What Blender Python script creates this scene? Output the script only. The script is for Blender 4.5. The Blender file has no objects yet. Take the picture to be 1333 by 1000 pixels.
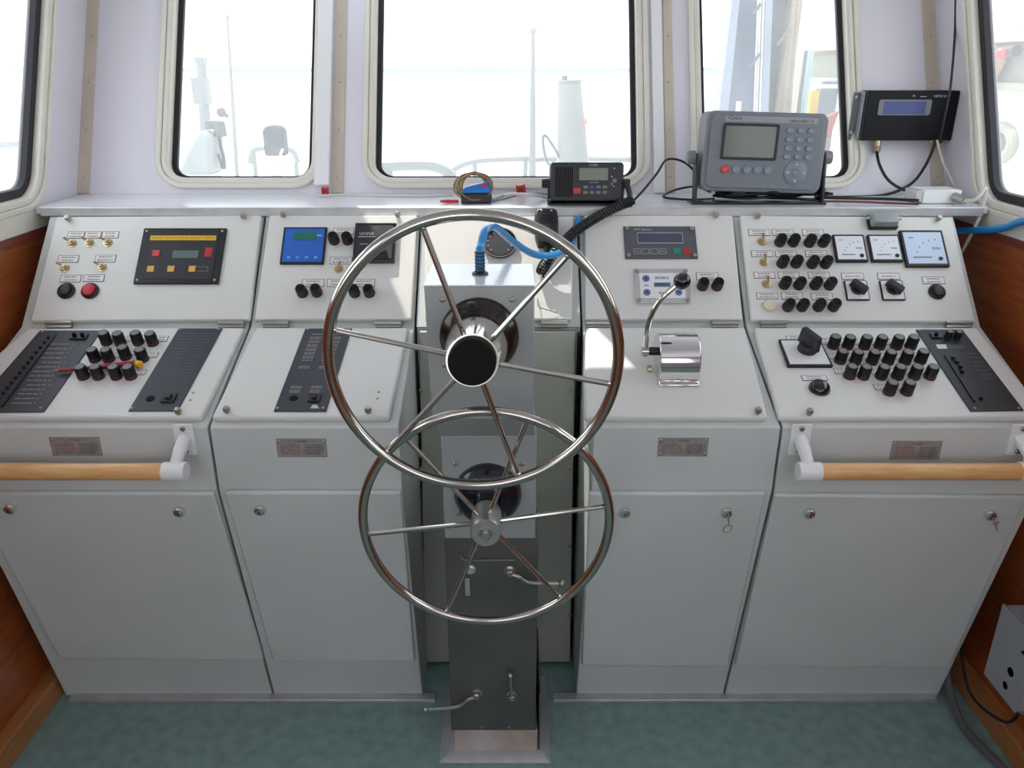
import bpy, bmesh, math, random
from mathutils import Vector, Matrix
random.seed(7)
SC = bpy.context.scene
COL = SC.collection
V = Vector
R = math.radians
PI = math.pi

# ------------------------------------------------------------------ camera
CAMZ = 1.65
PITCH = R(21.5)
F = 1040.0
cam = bpy.data.cameras.new('camera')
cam.sensor_width = 36.0
cam.lens = 36.0 * F / 1333.0
cam.clip_start = 0.02
cam.clip_end = 3000
camo = bpy.data.objects.new('camera', cam)
COL.objects.link(camo)
camo.location = (0, 0, CAMZ)
camo.rotation_euler = (PI/2 - PITCH, 0, 0)
SC.camera = camo
C0 = V((0, 0, CAMZ))

# ------------------------------------------------------------------ sky, sun, exposure
w = bpy.data.worlds.new('sky'); SC.world = w; w.use_nodes = True
nt = w.node_tree; nt.nodes.clear()
wo = nt.nodes.new('ShaderNodeOutputWorld'); bg = nt.nodes.new('ShaderNodeBackground')
tc = nt.nodes.new('ShaderNodeTexCoord'); sp = nt.nodes.new('ShaderNodeSeparateXYZ')
cr = nt.nodes.new('ShaderNodeValToRGB')
cr.color_ramp.elements[0].position = 0.0; cr.color_ramp.elements[0].color = (0.97, 0.975, 1.0, 1)
cr.color_ramp.elements[1].position = 0.8; cr.color_ramp.elements[1].color = (0.74, 0.83, 1.0, 1)
nt.links.new(tc.outputs['Generated'], sp.inputs[0]); nt.links.new(sp.outputs['Z'], cr.inputs[0])
nt.links.new(cr.outputs[0], bg.inputs[0]); bg.inputs[1].default_value = 3.2
nt.links.new(bg.outputs[0], wo.inputs[0])

SUNV = V((-0.29, 0.41, 0.866)).normalized()      # towards the sun: high, ahead and a little to port
sun = bpy.data.lights.new('sun', 'SUN'); sun.energy = 6.5; sun.angle = R(0.6); sun.color = (1.0, 0.95, 0.86)
suno = bpy.data.objects.new('sun', sun); COL.objects.link(suno)
suno.rotation_euler = SUNV.to_track_quat('Z', 'Y').to_euler()
suno.location = (0, 0, 6)

SC.view_settings.view_transform = 'Standard'
SC.view_settings.look = 'None'
SC.view_settings.exposure = -0.08
SC.view_settings.gamma = 1.0
SC.view_settings.use_curve_mapping = False

# ------------------------------------------------------------------ measuring: pixel of the photograph -> point on a known plane
FWD = V((0, math.cos(PITCH), -math.sin(PITCH))); UPV = V((0, math.sin(PITCH), math.cos(PITCH)))
def ray(px, py):
    return (FWD + V((1, 0, 0)) * ((px - 666.5) / F) + UPV * (-(py - 500.0) / F))
def hit(px, py, o, n):
    d = ray(px, py)
    return C0 + d * ((o - C0).dot(n) / d.dot(n))
def pY(px, py, Y): return hit(px, py, V((0, Y, 0)), V((0, 1, 0)))
def pX(px, py, X): return hit(px, py, V((X, 0, 0)), V((1, 0, 0)))
def pZ(px, py, Z): return hit(px, py, V((0, 0, Z)), V((0, 0, 1)))
def depth(p): return (p - C0).dot(FWD)

class Fr:
    """a flat face of the room or console: origin, right, up and outward vectors"""
    def __init__(s, o, v, lift=0.0):
        s.u = V((1, 0, 0)); s.v = V(v).normalized(); s.n = s.u.cross(s.v).normalized(); s.o = V(o) + s.n * lift
    def hit(s, p): return hit(p[0], p[1], s.o, s.n)
    def uv(s, p):
        q = s.hit(p) - s.o; return (q.dot(s.u), q.dot(s.v))
    def w(s, u, v, h=0): return s.o + s.u * u + s.v * v + s.n * h
    def M(s, p, h=0, rot=0):
        q = s.hit(p) + s.n * h
        return s.Mw(q, rot)
    def Mw(s, q, rot=0):
        m = Matrix((s.u, s.v, s.n)).transposed().to_4x4(); m.translation = q
        return m @ Matrix.Rotation(rot, 4, 'Z')
    def size(s, p, wpx, hpx):
        a = s.uv((p[0] - wpx/2, p[1])); b = s.uv((p[0] + wpx/2, p[1]))
        c = s.uv((p[0], p[1] + hpx/2)); d = s.uv((p[0], p[1] - hpx/2))
        return (b[0] - a[0], d[1] - c[1])

# ------------------------------------------------------------------ materials
def s2l(c): return tuple(((x/255)/12.92 if x/255 <= 0.04045 else ((x/255 + 0.055)/1.055)**2.4) for x in c)
MATS = {}
def mat(name, rgb, rough=0.5, metal=0.0, spec=0.5, var=0.0, vscale=6.0, bump=0.0, bscale=200.0, coat=0.0, emit=None, es=0.0, stretch=None, rgb2=None, vdetail=4.0):
    if name in MATS: return MATS[name]
    m = bpy.data.materials.new(name); m.use_nodes = True
    n = m.node_tree; b = n.nodes['Principled BSDF']
    c = s2l(rgb) + (1,)
    b.inputs['Base Color'].default_value = c
    b.inputs['Roughness'].default_value = rough
    b.inputs['Metallic'].default_value = metal
    b.inputs['Specular IOR Level'].default_value = spec
    b.inputs['Coat Weight'].default_value = coat
    if emit: b.inputs['Emission Color'].default_value = s2l(emit) + (1,); b.inputs['Emission Strength'].default_value = es
    t = None
    if var > 0 or bump > 0:
        t = n.nodes.new('ShaderNodeTexCoord'); mp = n.nodes.new('ShaderNodeMapping')
        n.links.new(t.outputs['Object'], mp.inputs[0])
        if stretch: mp.inputs['Scale'].default_value = stretch
    if var > 0:
        no = n.nodes.new('ShaderNodeTexNoise'); no.inputs['Scale'].default_value = vscale; no.inputs['Detail'].default_value = vdetail
        n.links.new(mp.outputs[0], no.inputs['Vector'])
        mx = n.nodes.new('ShaderNodeMix'); mx.data_type = 'RGBA'
        c2 = s2l(rgb2) + (1,) if rgb2 else tuple(x*(1-var) for x in c[:3]) + (1,)
        mr = n.nodes.new('ShaderNodeMapRange'); mr.inputs[1].default_value = 0.35; mr.inputs[2].default_value = 0.7
        n.links.new(no.outputs['Fac'], mr.inputs[0]); n.links.new(mr.outputs[0], mx.inputs[0])
        mx.inputs[6].default_value = c; mx.inputs[7].default_value = c2
        n.links.new(mx.outputs[2], b.inputs['Base Color'])
    if bump > 0:
        no2 = n.nodes.new('ShaderNodeTexNoise'); no2.inputs['Scale'].default_value = bscale
        n.links.new(mp.outputs[0], no2.inputs['Vector'])
        bp = n.nodes.new('ShaderNodeBump'); bp.inputs['Strength'].default_value = bump; bp.inputs['Distance'].default_value = 0.002
        n.links.new(no2.outputs['Fac'], bp.inputs['Height']); n.links.new(bp.outputs[0], b.inputs['Normal'])
    MATS[name] = m; return m

paint = mat('console paint', (222, 221, 214), 0.38, var=0.06, vscale=3, bump=0.15, bscale=350)
paint_lo = mat('cabinet paint', (205, 210, 206), 0.42, var=0.10, vscale=2.5, bump=0.2, bscale=300)
wallm = mat('wall laminate', (222, 219, 226), 0.35, var=0.05, vscale=2)
cream = mat('window trim plastic', (224, 219, 206), 0.35, var=0.08, vscale=8)
beige = mat('joint strip', (200, 188, 170), 0.4, var=0.15, vscale=9)
ledgem = mat('ledge laminate', (226, 226, 230), 0.22, var=0.05, vscale=4)
steel = mat('brushed stainless', (178, 178, 172), 0.33, 1.0, bump=0.1, bscale=60, stretch=(1, 14, 1))
steel_dk = mat('dull stainless column', (118, 118, 112), 0.5, 0.75, var=0.25, vscale=7, bump=0.1, bscale=80)
chrome = mat('polished stainless', (188, 182, 172), 0.12, 1.0)
chrome2 = mat('polished chrome', (225, 223, 220), 0.05, 1.0)
blackp = mat('black plastic', (22, 22, 24), 0.4)
blackg = mat('gloss black', (8, 8, 9), 0.12, coat=0.5)
blackm = mat('matt black', (7, 7, 8), 0.7, spec=0.2)
darkgrey = mat('dark grey face', (52, 54, 60), 0.42)
darkgrey2 = mat('charcoal face', (38, 38, 41), 0.45)
graydisp = mat('grey overlay', (84, 84, 90), 0.45)
redbase = mat('dark red knob base', (70, 16, 14), 0.45)
capgrey = mat('knob cap grey', (120, 122, 122), 0.5)
redp = mat('red plastic', (190, 28, 30), 0.35)
redp2 = mat('red button', (205, 60, 66), 0.4)
greenp = mat('green button', (30, 140, 110), 0.4)
yellowp = mat('yellow plastic', (225, 175, 30), 0.4)
amber = mat('amber print', (215, 165, 80), 0.5)
whitep = mat('white plastic', (232, 232, 230), 0.35)
labelw = mat('label white', (228, 224, 220), 0.5)
labelb = mat('label border', (70, 62, 60), 0.6)
ink = mat('grey ink', (150, 144, 144), 0.6)
inkd = mat('dark ink', (40, 40, 46), 0.6)
inkw = mat('white ink', (190, 190, 195), 0.6)
inkr = mat('rust red ink', (120, 60, 55), 0.6)
inkb = mat('blue ink', (60, 90, 160), 0.6)
lcd = mat('grey lcd', (100, 116, 110), 0.2)
lcdg = mat('green lcd', (20, 110, 92), 0.25)
lcdb = mat('blue backlit lcd', (20, 40, 104), 0.3, emit=(50, 84, 190), es=0.08)
lcdp = mat('slate lcd', (74, 76, 96), 0.25)
bluef = mat('blue face', (34, 98, 190), 0.4)
greycase = mat('grey casing', (122, 127, 132), 0.45)
greybtn = mat('grey key', (124, 136, 148), 0.4)
screw = mat('screw steel', (170, 168, 155), 0.3, 0.9)
brass = mat('brass nickel', (196, 178, 140), 0.28, 0.95)
alu = mat('aluminium', (205, 206, 206), 0.45, 0.7, var=0.15, vscale=20)
plate_al = mat('engraved plate', (158, 154, 150), 0.5, 0.1, var=0.3, vscale=40)
rubber = mat('window gasket', (30, 27, 32), 0.6)
bluetube = mat('blue hose', (20, 135, 205), 0.25, coat=0.3)
cabw = mat('white cable', (214, 212, 204), 0.5)
tan = mat('tan wire', (140, 115, 80), 0.5)
meterw = mat('meter dial', (226, 230, 234), 0.35)
floorm = mat('teal deck covering', (134, 163, 157), 0.6, var=0.22, vscale=30, bump=0.3, bscale=400)
rail_out = mat('darkened white deck paint', (122, 124, 124), 0.5)  # white rails and poles, coloured darker to show against the overexposed sky
white_out = mat('white ship paint', (205, 205, 200), 0.5, var=0.05, vscale=2)
greyblue = mat('weathered blue grey paint', (88, 104, 128), 0.6, var=0.3, vscale=3)
greyout = mat('weathered grey paint', (92, 94, 102), 0.6, var=0.3, vscale=5)
rustm = mat('rusty pipe', (150, 142, 124), 0.6, var=0.4, vscale=4, rgb2=(118, 100, 80))
clearcap = mat('translucent grey cap', (150, 158, 160), 0.15, coat=0.6)
rustwhite = mat('rust streaked white paint', (196, 194, 190), 0.5, var=0.5, vscale=9, rgb2=(168, 146, 128))

def wood(name, a, b, rough, scale, coat=0.0):
    m = bpy.data.materials.new(name); m.use_nodes = True; n = m.node_tree; p = n.nodes['Principled BSDF']
    t = n.nodes.new('ShaderNodeTexCoord'); mp = n.nodes.new('ShaderNodeMapping'); mp.inputs['Scale'].default_value = scale
    no = n.nodes.new('ShaderNodeTexNoise'); no.inputs['Scale'].default_value = 5; no.inputs['Detail'].default_value = 8; no.inputs['Distortion'].default_value = 1.2
    cr = n.nodes.new('ShaderNodeValToRGB'); cr.color_ramp.elements[0].position = .35; cr.color_ramp.elements[1].position = .68
    cr.color_ramp.elements[0].color = s2l(a) + (1,); cr.color_ramp.elements[1].color = s2l(b) + (1,)
    n.links.new(t.outputs['Object'], mp.inputs[0]); n.links.new(mp.outputs[0], no.inputs['Vector'])
    n.links.new(no.outputs['Fac'], cr.inputs[0]); n.links.new(cr.outputs[0], p.inputs['Base Color'])
    p.inputs['Roughness'].default_value = rough; p.inputs['Coat Weight'].default_value = coat; p.inputs['Coat Roughness'].default_value = 0.2
    MATS[name] = m; return m
mahog = wood('varnished mahogany', (146, 70, 32), (168, 92, 46), 0.35, (3, 1, 8), 0.35)
pine = wood('varnished pine rail', (214, 160, 98), (232, 186, 126), 0.35, (1.5, 9, 9), 0.4)
oak = wood('skirting wood', (160, 104, 58), (182, 124, 72), 0.4, (3, 1, 8), 0.2)
capwood = wood('red brown edging', (108, 46, 30), (126, 56, 36), 0.4, (3, 1, 8), 0.2)

def glassm(name, haze=0.05):
    m = bpy.data.materials.new(name); m.use_nodes = True; n = m.node_tree; n.nodes.clear()
    o = n.nodes.new('ShaderNodeOutputMaterial'); tr = n.nodes.new('ShaderNodeBsdfTransparent'); tr.inputs[0].default_value = (0.95, 0.98, 0.97, 1)
    gl = n.nodes.new('ShaderNodeBsdfGlossy'); gl.inputs['Roughness'].default_value = 0.02
    tl = n.nodes.new('ShaderNodeBsdfTranslucent'); tl.inputs[0].default_value = (1, 1, 1, 1)
    lw = n.nodes.new('ShaderNodeLayerWeight'); lw.inputs[0].default_value = 0.5; pw = n.nodes.new('ShaderNodeMath'); pw.operation = 'POWER'; pw.inputs[1].default_value = 5; n.links.new(lw.outputs['Facing'], pw.inputs[0])
    fr = n.nodes.new('ShaderNodeMath'); fr.operation = 'MULTIPLY_ADD'; fr.inputs[1].default_value = 0.5; fr.inputs[2].default_value = 0.02; n.links.new(pw.outputs[0], fr.inputs[0])
    m1 = n.nodes.new('ShaderNodeMixShader'); m2 = n.nodes.new('ShaderNodeMixShader')
    no = n.nodes.new('ShaderNodeTexNoise'); no.inputs['Scale'].default_value = 3; no.inputs['Detail'].default_value = 5
    mr = n.nodes.new('ShaderNodeMapRange'); mr.inputs[3].default_value = haze*0.6; mr.inputs[4].default_value = haze*1.4
    n.links.new(no.outputs['Fac'], mr.inputs[0]); n.links.new(mr.outputs[0], m1.inputs[0])
    n.links.new(tr.outputs[0], m1.inputs[1]); n.links.new(tl.outputs[0], m1.inputs[2])
    n.links.new(fr.outputs[0], m2.inputs[0]); n.links.new(m1.outputs[0], m2.inputs[1]); n.links.new(gl.outputs[0], m2.inputs[2])
    n.links.new(m2.outputs[0], o.inputs[0]); MATS[name] = m; return m
glass = glassm('salt hazed glass', 0.13)  # translucent haze stands in for veiling glare as well as dirt
glass2 = glassm('clear cover', 0.02)

# ------------------------------------------------------------------ mesh builder
def rrect(w, h, r, seg=5, cx=0, cy=0):
    pts = []
    for (sx, sy, a0) in ((1, 1, 0), (-1, 1, 90), (-1, -1, 180), (1, -1, 270)):
        for i in range(seg + 1):
            a = R(a0 + 90*i/seg); pts.append((cx + sx*(w/2 - r) + r*math.cos(a), cy + sy*(h/2 - r) + r*math.sin(a)))
    return pts
def smooth(pts, n=8):
    pts = [V(p) for p in pts]; out = []
    for i in range(len(pts) - 1):
        p0 = pts[max(i-1, 0)]; p1 = pts[i]; p2 = pts[i+1]; p3 = pts[min(i+2, len(pts)-1)]
        for k in range(n):
            t = k/n
            out.append(0.5*((2*p1) + (p2-p0)*t + (2*p0-5*p1+4*p2-p3)*t*t + (3*p1-p0-3*p2+p3)*t**3))
    out.append(pts[-1]); return out

class MB:
    def __init__(s): s.v = []; s.f = []; s.mi = []; s.cur = 0; s.T = Matrix.Identity(4)
    def add(s, vs, fs):
        b = len(s.v); s.v += [s.T @ V(p) for p in vs]; s.f += [tuple(b+i for i in f) for f in fs]; s.mi += [s.cur]*len(fs); return s
    def box(s, c, d):
        x, y, z = c; a, b, e = d[0]/2, d[1]/2, d[2]/2
        return s.add([(x+i*a, y+j*b, z+k*e) for k in (-1, 1) for j in (-1, 1) for i in (-1, 1)],
              [(0, 2, 3, 1), (4, 5, 7, 6), (0, 1, 5, 4), (2, 6, 7, 3), (0, 4, 6, 2), (1, 3, 7, 5)])
    def prism(s, poly, z0, z1, top_scale=1.0):
        n = len(poly)
        cx = sum(p[0] for p in poly)/n; cy = sum(p[1] for p in poly)/n
        vs = [(p[0], p[1], z0) for p in poly] + [(cx+(p[0]-cx)*top_scale, cy+(p[1]-cy)*top_scale, z1) for p in poly]
        fs = [tuple(reversed(range(n))), tuple(range(n, 2*n))] + [(i, (i+1) % n, n+(i+1) % n, n+i) for i in range(n)]
        return s.add(vs, fs)
    def ring(s, a, b, z0, z1):
        """frame between outline a (outer) and b (inner), equal point counts"""
        n = len(a)
        vs = [(p[0], p[1], z0) for p in a] + [(p[0], p[1], z1) for p in a] + [(p[0], p[1], z0) for p in b] + [(p[0], p[1], z1) for p in b]
        fs = []
        for i in range(n):
            j = (i+1) % n
            fs += [(i, j, n+j, n+i), (n+i, n+j, 3*n+j, 3*n+i), (3*n+i, 3*n+j, 2*n+j, 2*n+i), (2*n+i, 2*n+j, j, i)]
        return s.add(vs, fs)
    def lathe(s, prof, seg=20, caps=True):
        n = len(prof); vs = []; fs = []
        for i in range(seg):
            a = 2*PI*i/seg
            for (r, z) in prof: vs.append((r*math.cos(a), r*math.sin(a), z))
        for i in range(seg):
            j = (i+1) % seg
            for k in range(n-1): fs.append((i*n+k, j*n+k, j*n+k+1, i*n+k+1))
        if caps:
            if prof[0][0] > 1e-6: fs.append(tuple(reversed([i*n for i in range(seg)])))
            if prof[-1][0] > 1e-6: fs.append(tuple(i*n+n-1 for i in range(seg)))
        return s.add(vs, fs)
    def cyl(s, p0, p1, r0, r1=None, seg=14):
        p0 = V(p0); p1 = V(p1); r1 = r0 if r1 is None else r1
        d = p1 - p0; q = d.to_track_quat('Z', 'Y').to_matrix().to_4x4(); q.translation = p0
        o = s.T; s.T = o @ q; s.lathe([(r0, 0), (r1, d.length)], seg); s.T = o; return s
    def tube(s, pts, r, seg=8, closed=False):
        pts = [V(p) for p in pts]; n = len(pts)
        rs = r if isinstance(r, (list, tuple)) else [r]*n
        vs = []; fs = []; up = None
        for i, p in enumerate(pts):
            a = pts[(i-1) % n] if (closed or i > 0) else p; b = pts[(i+1) % n] if (closed or i < n-1) else p
            t = (b - a).normalized()
            if up is None:
                up = t.orthogonal().normalized()
            up = (up - t*up.dot(t)); up = up.normalized() if up.length > 1e-6 else t.orthogonal().normalized()
            sd = t.cross(up)
            for k in range(seg):
                an = 2*PI*k/seg; vs.append(p + (up*math.cos(an) + sd*math.sin(an))*rs[i])
        m = n if closed else n-1
        for i in range(m):
            for k in range(seg):
                j = (i+1) % n
                fs.append((i*seg+k, i*seg+(k+1) % seg, j*seg+(k+1) % seg, j*seg+k))
        if not closed: fs += [tuple(reversed(range(seg))), tuple((n-1)*seg+k for k in range(seg))]
        return s.add(vs, fs)
    def torus(s, Rr, r, seg=72, rs=14):
        return s.tube([(Rr*math.cos(2*PI*i/seg), Rr*math.sin(2*PI*i/seg), 0) for i in range(seg)], r, rs, True)
    def sphere(s, c, r, seg=16, sc=(1, 1, 1)):
        o = s.T; s.T = o @ Matrix.Translation(V(c)) @ Matrix.Diagonal((sc[0], sc[1], sc[2], 1))
        n = seg//2; s.lathe([(r*math.sin(PI*i/n) if 0 < i < n else 0.0, -r*math.cos(PI*i/n)) for i in range(n+1)], seg, False); s.T = o; return s
    def hexa(s, q, h):
        """slab: four corners q (counter-clockwise seen from outside) pushed down by vector h"""
        q = [V(p) for p in q]; return s.add(q + [p + V(h) for p in q], [(0, 1, 2, 3), (7, 6, 5, 4), (0, 4, 5, 1), (1, 5, 6, 2), (2, 6, 7, 3), (3, 7, 4, 0)])
    def mesh(s, name, smoothang=35):
        me = bpy.data.meshes.new(name); me.from_pydata([tuple(p) for p in s.v], [], s.f); me.validate(clean_customdata=False)
        if len(me.polygons) == len(s.mi): me.polygons.foreach_set('material_index', s.mi)
        bm = bmesh.new(); bm.from_mesh(me); bmesh.ops.remove_doubles(bm, verts=bm.verts, dist=1e-6); bmesh.ops.recalc_face_normals(bm, faces=bm.faces); bm.to_mesh(me); bm.free()
        me.polygons.foreach_set('use_smooth', [True]*len(me.polygons))
        try: me.set_sharp_from_angle(angle=R(smoothang))
        except Exception: pass
        me.update(); return me

WM = {}
def link(o, parent, Mw):
    COL.objects.link(o)
    if parent is not None:
        o.parent = parent
        loc = WM[parent.name].inverted() @ Mw
    else: loc = Mw
    o.location = loc.to_translation(); o.rotation_mode = 'XYZ'; o.rotation_euler = loc.to_euler()
    WM[o.name] = Mw.copy(); return o
def obj(name, mb, mats, parent=None, M=None, bev=0.0, bseg=2):
    me = mb if isinstance(mb, bpy.types.Mesh) else mb.mesh(name)
    if not isinstance(mats, (list, tuple)): mats = [mats]
    if len(me.materials) == 0:
        for m in mats: me.materials.append(m)
    o = bpy.data.objects.new(name, me)
    link(o, parent, M or Matrix.Identity(4))
    if bev > 0:
        b = o.modifiers.new('bevel', 'BEVEL'); b.width = bev; b.segments = bseg; b.limit_method = 'ANGLE'; b.angle_limit = R(40); b.harden_normals = False
    return o
def pobj(name, mb, mats, parent=None, pos=None, bev=0.0, **k):
    """mesh drawn in world space: move its origin to pos (default centre of the bottom of its bounds)"""
    vs = [V(p) for p in mb.v]
    if pos is None:
        mn = [min(p[i] for p in vs) for i in range(3)]; mx = [max(p[i] for p in vs) for i in range(3)]
        pos = V(((mn[0]+mx[0])/2, (mn[1]+mx[1])/2, mn[2]))
    pos = V(pos); mb.v = [p - pos for p in vs]
    return obj(name, mb, mats, parent, Matrix.Translation(pos), bev, **k)
def tag(o, label=None, cat=None, group=None, kind=None):
    if label: o['label'] = label
    if cat: o['category'] = cat
    if group: o['group'] = group
    if kind: o['kind'] = kind
    return o
def thing(name, label, cat, loc, group=None, rot=None):
    o = bpy.data.objects.new(name, None); o.empty_display_size = 0.05
    M = Matrix.Translation(V(loc))
    if rot is not None: M = M @ rot
    link(o, None, M); return tag(o, label, cat, group)
def struct(name, mb, m, bev=0.0):
    return tag(pobj(name, mb, m, None, bev=bev), kind='structure')

FONT_CACHE = {}
def text(s, size, m, parent, M, name='lettering', align='CENTER', sx=1.0):
    key = (s, size, m.name, align, sx)
    if key not in FONT_CACHE:
        cu = bpy.data.curves.new('t', 'FONT'); cu.body = s; cu.size = size; cu.align_x = align; cu.align_y = 'CENTER'; cu.resolution_u = 2
        to = bpy.data.objects.new('t', cu); COL.objects.link(to)
        me = bpy.data.meshes.new_from_object(to); me.name = name; me.materials.clear(); me.materials.append(m)
        if sx != 1.0: me.transform(Matrix.Diagonal((sx, 1, 1, 1)))
        bpy.data.objects.remove(to); FONT_CACHE[key] = me
    return obj(name, FONT_CACHE[key], m, parent, M)
def dashes(parent, M, w, h, rows, m, name='lettering', seed=0, per=3, fill=0.55):
    """small print nobody can read: short flat dashes in rows"""
    rnd = random.Random(seed); mb = MB()
    for r in range(rows):
        y = h/2 - (r+0.5)*h/rows; x = -w/2
        if rnd.random() < .4: x += w*rnd.uniform(0, .15)
        while x < w/2*0.95:
            L = min(w*rnd.uniform(.6, 1.4)/per, w/2-x); mb.box((x+L/2, y, 0), (L, h/rows*fill, 0.0002)); x += L + w*0.05
    o = obj(name, mb, m, parent, M); o['kind'] = 'stuff'; return o

# ==================================================================  PROFILE OF THE CONSOLE  (Y, Z)
P0 = (1.780, 0.0); P1 = (1.616, 0.747); P2 = (1.616, 0.910); P3 = (1.965, 1.034); P4 = (2.197, 1.280)
LIDT = 0.016
def fr2(a, b, lift=0.0): return Fr((0, a[0], a[1]), (0, b[0]-a[0], b[1]-a[1]), lift)
DOOR = fr2(P0, P1, 0.014); DOORB = fr2(P0, P1); APR = fr2(P1, P2); LOW = fr2(P2, P3, LIDT); UPP = fr2(P3, P4, LIDT)
LZ = 1.300; WY = 2.46; RK = 0.51
WALL = Fr((0, WY, LZ), (0, RK, 1))
XL, XR = -1.315, 1.315
CEIL = 2.32

# ==================================================================  ROOM
fl = MB().box((0, 0.7, -0.03), (2.9, 4.9, 0.06)); struct('floor', fl, floorm)

def wall_with_holes(name, outer, holes, place, thick, m):
    bm = bmesh.new(); edges = []
    for loop in [outer] + holes:
        vs = [bm.verts.new(place(*p)) for p in loop]
        for i in range(len(vs)): edges.append(bm.edges.new((vs[i], vs[(i+1) % len(vs)])))
    bmesh.ops.triangle_fill(bm, use_beauty=True, use_dissolve=False, edges=edges)
    me = bpy.data.meshes.new(name)
    bmesh.ops.recalc_face_normals(bm, faces=bm.faces)
    geom = bmesh.ops.extrude_face_region(bm, geom=bm.faces[:])
    bmesh.ops.translate(bm, vec=thick, verts=[e for e in geom['geom'] if isinstance(e, bmesh.types.BMVert)])
    bmesh.ops.recalc_face_normals(bm, faces=bm.faces)
    bm.to_mesh(me); bm.free(); me.materials.append(m)
    o = bpy.data.objects.new(name, me); link(o, None, Matrix.Identity(4)); return tag(o, kind='structure')

VT = (CEIL - LZ) * math.hypot(1, RK) + 0.02
def wrect(xl, xr, yb, vtop):
    a = WALL.uv((xl, 150)); b = WALL.uv((xr, 150)); c = WALL.uv(((xl+xr)/2, yb))
    return (a[0], b[0], c[1], vtop)
fw = [wrect(224, 405, 229, 0.98), wrect(491, 827, 229, 0.98), wrect(916, 1104, 229, 0.98)]
def rr4(r, grow, rad, seg=6):
    u0, u1, v0, v1 = r; u0 -= grow; u1 += grow; v0 -= grow; v1 += grow
    return rrect(u1-u0, v1-v0, rad+grow, seg, (u0+u1)/2, (v0+v1)/2)
outer = [(XL, 0), (XR, 0), (XR, VT), (XL, VT)]
holes = [list(reversed(rr4(r, 0.012, 0.055))) for r in fw]
wall_with_holes('wall_front', outer, holes, lambda u, v: WALL.w(u, v), -WALL.n*0.06, wallm)
wf = MB().box((0, WY+0.04, LZ/2-0.03), (XR-XL, 0.05, LZ-0.02)); struct('wall_front_lower', wf, wallm)

def build_window(idx, frame, r, rad=0.05, gask=0.010):
    M = frame.Mw(frame.w(0, 0, 0))
    root = bpy.data.objects.new('window_%d' % idx, None); c = frame.w((r[0]+r[1])/2, r[2], 0); link(root, None, Matrix.Translation(c)); tag(root, kind='structure')
    a = rr4(r, 0.042, rad); b = rr4(r, 0.026, rad); d = rr4(r, 0.010, rad)
    mb = MB(); mb.ring(a, b, 0.0, 0.014); mb.ring(b, d, -0.004, 0.008); mb.ring(rr4(r, 0.013, rad), rr4(r, 0.006, rad), -0.055, 0.006)
    obj('window_frame', mb, cream, root, M, 0.004, 2)
    g = MB(); g.ring(rr4(r, 0.008, rad), rr4(r, -gask, rad), -0.045, -0.026); obj('gasket', g, rubber, root, M, 0.003, 2)
    gl = MB(); gl.prism(rr4(r, 0.004, rad), -0.040, -0.035); obj('glass', gl, glass, root, M)
    return root
for i, r in enumerate(fw): build_window(i+2, WALL, r)

# side walls: the white upper part with raked windows; varnished wood below
class SideFr:
    def __init__(s, X, sgn):
        s.X = X; s.sgn = sgn
    def w(s, u, v, h=0):                      # u along +Y at sill height, v up the rake
        return V((s.X - s.sgn*h, u + RK*v, LZ + v))
    def M(s): return None
def side_window(idx, X, sgn, y0, y1, z0, z1):
    """raked parallelogram window in a wall of constant X; sgn=+1 starboard"""
    def outline(grow, rad=0.05, seg=6):
        pts = rrect((y1-y0)+2*grow, (z1-z0)+2*grow, rad+grow, seg, (y0+y1)/2, (z0+z1)/2)
        return [(p[0] + RK*(p[1]-z0), p[1]) for p in pts]
    root = bpy.data.objects.new('window_%d' % idx, None); link(root, None, Matrix.Translation(V((X, (y0+y1)/2, z0)))); tag(root, kind='structure')
    M = Matrix(((0, 0, -sgn, X), (1, 0, 0, 0), (0, 1, 0, 0), (0, 0, 0, 1)))   # local x->Y, y->Z, z->inward
    def put(name, mb, m, bev=0.0):
        mb.v = [M @ p for p in mb.v]; return pobj(name, mb, m, root, pos=V((X, (y0+y1)/2, z0)), bev=bev)
    mb = MB(); mb.ring(outline(0.042), outline(0.026), 0, 0.014); mb.ring(outline(0.026), outline(0.010), -0.004, 0.008); mb.ring(outline(0.013), outline(0.006), -0.055, 0.006)
    put('window_frame', mb, cream, 0.004)
    put('gasket', MB().ring(outline(0.008), outline(-0.016), -0.045, -0.015), rubber, 0.003)
    put('glass', MB().prism(outline(0.004), -0.040, -0.035), glass)
    return outline(0.012)
c1 = pX(45, 251, XL); c5 = pX(1282, 255, XR)
winL = side_window(1, XL, -1, 1.10, c1.y, c1.z, 2.05)
winR = side_window(5, XR, 1, 1.10, c5.y, c5.z, 2.05)
YB = -1.55
for (nm, X, hole, sg) in (('wall_left', XL, winL, -1), ('wall_right', XR, winR, 1)):
    outer = [(YB, 1.2), (WY+0.02, 1.2), (WY+0.02+RK*(CEIL-LZ)+0.05, CEIL+0.02), (YB, CEIL+0.02)]
    rear = rrect(1.3, 0.75, 0.06, 5, -0.1, 1.70)  # unseen aft opening in each side wall, enlarged for fill light
    wall_with_holes(nm, outer, [list(reversed(hole)), list(reversed(rear))], lambda a, b, X=X: V((X, a, b)), V((sg*0.06, 0, 0)), wallm)
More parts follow.
